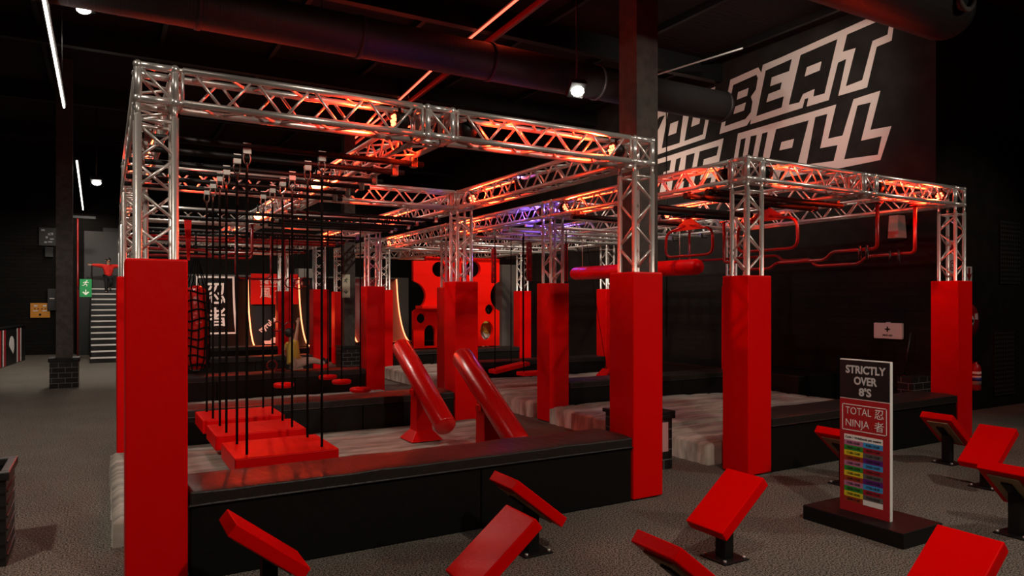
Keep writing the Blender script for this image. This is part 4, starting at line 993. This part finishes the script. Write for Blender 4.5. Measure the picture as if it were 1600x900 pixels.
for x, z, l in ((13.9, 2.7, 'upper'), (13.7, .75, 'lower')):
    o = MB().box((-.35, 0, -.55), (.35, .02, .55)).build('perforated_panel', PERF); o.location = (x, WY - .025, z); tag(o, 'dark perforated metal panel on the alcove wall, the %s one' % l, 'panel')
for k, y in enumerate((15.6, 17.6, 19.8)):
    o = MB().box((0, -.55, -.75), (.02, .55, .75)).build('perforated_panel', PERF); o.location = (WX - .025, y, 3.95); tag(o, 'perforated metal panel high on the right wall, %s from the front' % ordn[k], 'panel')
o = MB().tube((0, 0, 0), (0, 0, 5.6), .012, 6).build('wall_conduit', BLK); o.location = (WX - .02, 12.65, 1.0); tag(o, 'thin black conduit running up the right wall over the lettering', 'conduit')

# ------------------------------------------------------------------ people
def skin_body(name, joints, edges, m, parent, sub=1, root=0):
    me = bpy.data.meshes.new(name); me.from_pydata([tuple(j[0]) for j in joints], edges, []); me.materials.append(m)
    o = bpy.data.objects.new(name, me); C.objects.link(o); o.parent = parent
    o.modifiers.new('skin', 'SKIN').use_smooth_shade = True
    if not me.skin_vertices: return o
    for i, j in enumerate(joints):
        sv_ = me.skin_vertices[0].data[i]; r_ = j[1]; sv_.radius = (r_, r_) if not isinstance(r_, tuple) else r_; sv_.use_root = (i == root)
    su_ = o.modifiers.new('sub', 'SUBSURF'); su_.levels = sub; su_.render_levels = sub
    return o
def child(label, loc, rz, H, J, shirt, pants, hairm, long_sleeve=True, bare_leg=False):
    """J: joint name -> local point (x right, y facing is -y, z up) scaled by H"""
    t = thing('person', label, 'person', loc, rz)
    V = {k: Vector(v) * H for k, v in J.items()}
    names = ['pelvis', 'belly', 'chest', 'neck', 'chin', 'head', 'crown']
    rad = dict(pelvis=.062, belly=.06, chest=.068, neck=.03, chin=.045, head=.062, crown=.04)
    jj = [(V[n], rad[n] * H) for n in names]; ed = [(i, i + 1) for i in range(6)]
    idx = {n: i for i, n in enumerate(names)}
    def add(n, p, r, to): idx[n] = len(jj); jj.append((p, r * H)); ed.append((idx[to], idx[n]))
    for s in ('l', 'r'):
        add('sh' + s, V['sh' + s], .038, 'chest'); add('el' + s, V['el' + s], .026, 'sh' + s); add('wr' + s, V['wr' + s], .018, 'el' + s)
        d = (V['wr' + s] - V['el' + s]).normalized(); side = d.cross(Vector((0, 1, 0))); side = side.normalized() if side.length > .1 else Vector((1, 0, 0))
        pal = V['wr' + s] + d * .035 * H; add('pa' + s, pal, .02, 'wr' + s)
        for q, (off, ln) in enumerate(((-.016, .034), (-.006, .041), (.005, .038), (.015, .03))):
            f1 = pal + d * .018 * H + side * off * H; add('f%d%s' % (q, s), f1, .007, 'pa' + s); add('g%d%s' % (q, s), f1 + d * ln * H + Vector((0, -.006, 0)) * H, .0055, 'f%d%s' % (q, s))
        add('t1' + s, V['wr' + s] + d * .02 * H + side * .022 * H, .008, 'pa' + s); add('t2' + s, V['wr' + s] + d * .045 * H + side * .034 * H, .006, 't1' + s)
        add('hi' + s, V['hi' + s], .052, 'pelvis'); add('kn' + s, V['kn' + s], .036, 'hi' + s); add('an' + s, V['an' + s], .024, 'kn' + s); add('to' + s, V['to' + s], .02, 'an' + s)
    f = V['face']; add('nose', V['head'] + f * .07 * H - Vector((0, 0, .012)) * H, .011, 'head')
    skin_body('body', jj, ed, SKIN, t, 2)
    for s in (-1, 1):
        sd = f.cross(Vector((0, 0, 1))).normalized() * s
        MB().ball(V['head'] + f * .056 * H + sd * .024 * H + Vector((0, 0, .008)) * H, .009 * H, 6).build('eye', HAIR, t)
        MB().ball(V['head'] + sd * .064 * H, .014 * H, 6).build('ear', SKIN, t)
    MB().ball(V['head'] + f * .056 * H - Vector((0, 0, .035)) * H, .012 * H, 6, (1, 1, .4)).build('mouth', REDC, t)
    hc = V['head'] - f * .012 * H + Vector((0, 0, .022)) * H
    b = MB(); b.ball(hc, .074 * H, 10, (1, 1, .95)); b.build('hair', hairm, t)
    sj = [(V['belly'] * .25 + V['pelvis'] * .75, .094 * H), (V['belly'], .094 * H), (V['chest'], .10 * H), (V['neck'] * .6 + V['chest'] * .4, .045 * H)]; se = [(0, 1), (1, 2), (2, 3)]
    for s in ('l', 'r'):
        k = len(sj); sj += [(V['sh' + s], .06 * H), (V['el' + s] if long_sleeve else V['sh' + s] * .45 + V['el' + s] * .55, .052 * H)]; se += [(2, k), (k, k + 1)]
        if long_sleeve: sj.append((V['wr' + s], .033 * H)); se.append((k + 1, k + 2))
    skin_body('shirt', sj, se, shirt, t, 2, 1)
    pj = [(V['pelvis'], .09 * H)]; pe = []
    for s in ('l', 'r'):
        k = len(pj); pj += [(V['hi' + s], .074 * H), (V['kn' + s] if not bare_leg else V['hi' + s] * .35 + V['kn' + s] * .65, .05 * H)]; pe += [(0, k), (k, k + 1)]
        if not bare_leg: pj.append((V['an' + s], .035 * H)); pe.append((k + 1, k + 2))
    skin_body('trousers', pj, pe, pants, t, 2)
    for s in ('l', 'r'):
        d = (V['to' + s] - V['an' + s])
        skin_body('shoe', [(V['an' + s] - Vector((0, 0, .012)) * H, .03 * H), (V['an' + s] + d * .6 - Vector((0, 0, .005)) * H, .027 * H), (V['to' + s] + d * .2, .02 * H)], [(0, 1), (1, 2)], BLKC, t, 1)
    return t
STAND = dict(pelvis=(0, 0, .50), belly=(0, 0, .58), chest=(0, 0, .72), neck=(0, 0, .81), chin=(0, -.01, .85), head=(0, -.01, .92), crown=(0, 0, .965), face=(0, -1, 0),
    shl=(-.11, 0, .77), shr=(.11, 0, .77), ell=(-.13, 0, .6), elr=(.13, 0, .6), wrl=(-.14, -.03, .47), wrr=(.14, -.03, .47),
    hil=(-.05, 0, .47), hir=(.05, 0, .47), knl=(-.055, -.01, .27), knr=(.055, -.01, .27), anl=(-.055, .01, .045), anr=(.055, .01, .045), tol=(-.06, -.08, .02), tor=(.06, -.08, .02))
J = dict(STAND); J['face'] = (0, -1, 0)
J.update(shl=(-.11, 0, .77), shr=(.11, 0, .77), ell=(-.27, 0, .78), elr=(.27, 0, .77), wrl=(-.42, 0, .79), wrr=(.42, 0, .77), knl=(-.055, -.03, .27), knr=(.06, -.06, .30), anl=(-.055, .0, .045), anr=(.06, .06, .17), tol=(-.06, -.08, .02), tor=(.06, .0, .12))
child('child in a red hoodie balancing down the black stairs with arms spread', (.17, 24.3 + 11.45 * RUN, 12 * RS + .002), 0.25, 1.2, J, REDC, BLKC, HAIR)
JS = dict(pelvis=(0, 0, .075), belly=(-.01, 0, .16), chest=(-.02, 0, .30), neck=(-.04, 0, .39), chin=(-.045, 0, .43), head=(-.06, 0, .50), crown=(-.065, 0, .545), face=(.9, .3, .3),
    shl=(-.02, -.11, .35), shr=(-.06, .11, .33), ell=(.0, -.13, .50), elr=(-.14, .13, .24), wrl=(.025, -.10, .65), wrr=(-.05, .16, .14),
    hil=(.03, -.06, .07), hir=(.03, .06, .07), knl=(.24, -.08, .11), knr=(.24, .08, .10), anl=(.42, -.08, .05), anr=(.42, .09, .05), tol=(.46, -.08, .11), tor=(.46, .09, .11))
q = ony(462, 560, 12.88)
child('child in a yellow shirt sitting on the third row bench, one arm raised', (q.x - .02, 12.88, .652), 0, 1.22, JS, YEL, CREAM, HAIR, False)
J = dict(STAND); J.update(face=(0, 1, 0), head=(0, .01, .92), chin=(0, .01, .85), tol=(-.06, .08, .02), tor=(.06, .08, .02), wrl=(-.14, .05, .47), wrr=(.14, .05, .47))
child('child in a yellow shirt and white shorts seen through the holes of the red wall', (9.22, 17.35, .272), 0, 1.36, J, YEL, CREAM, HAIR, False, True)
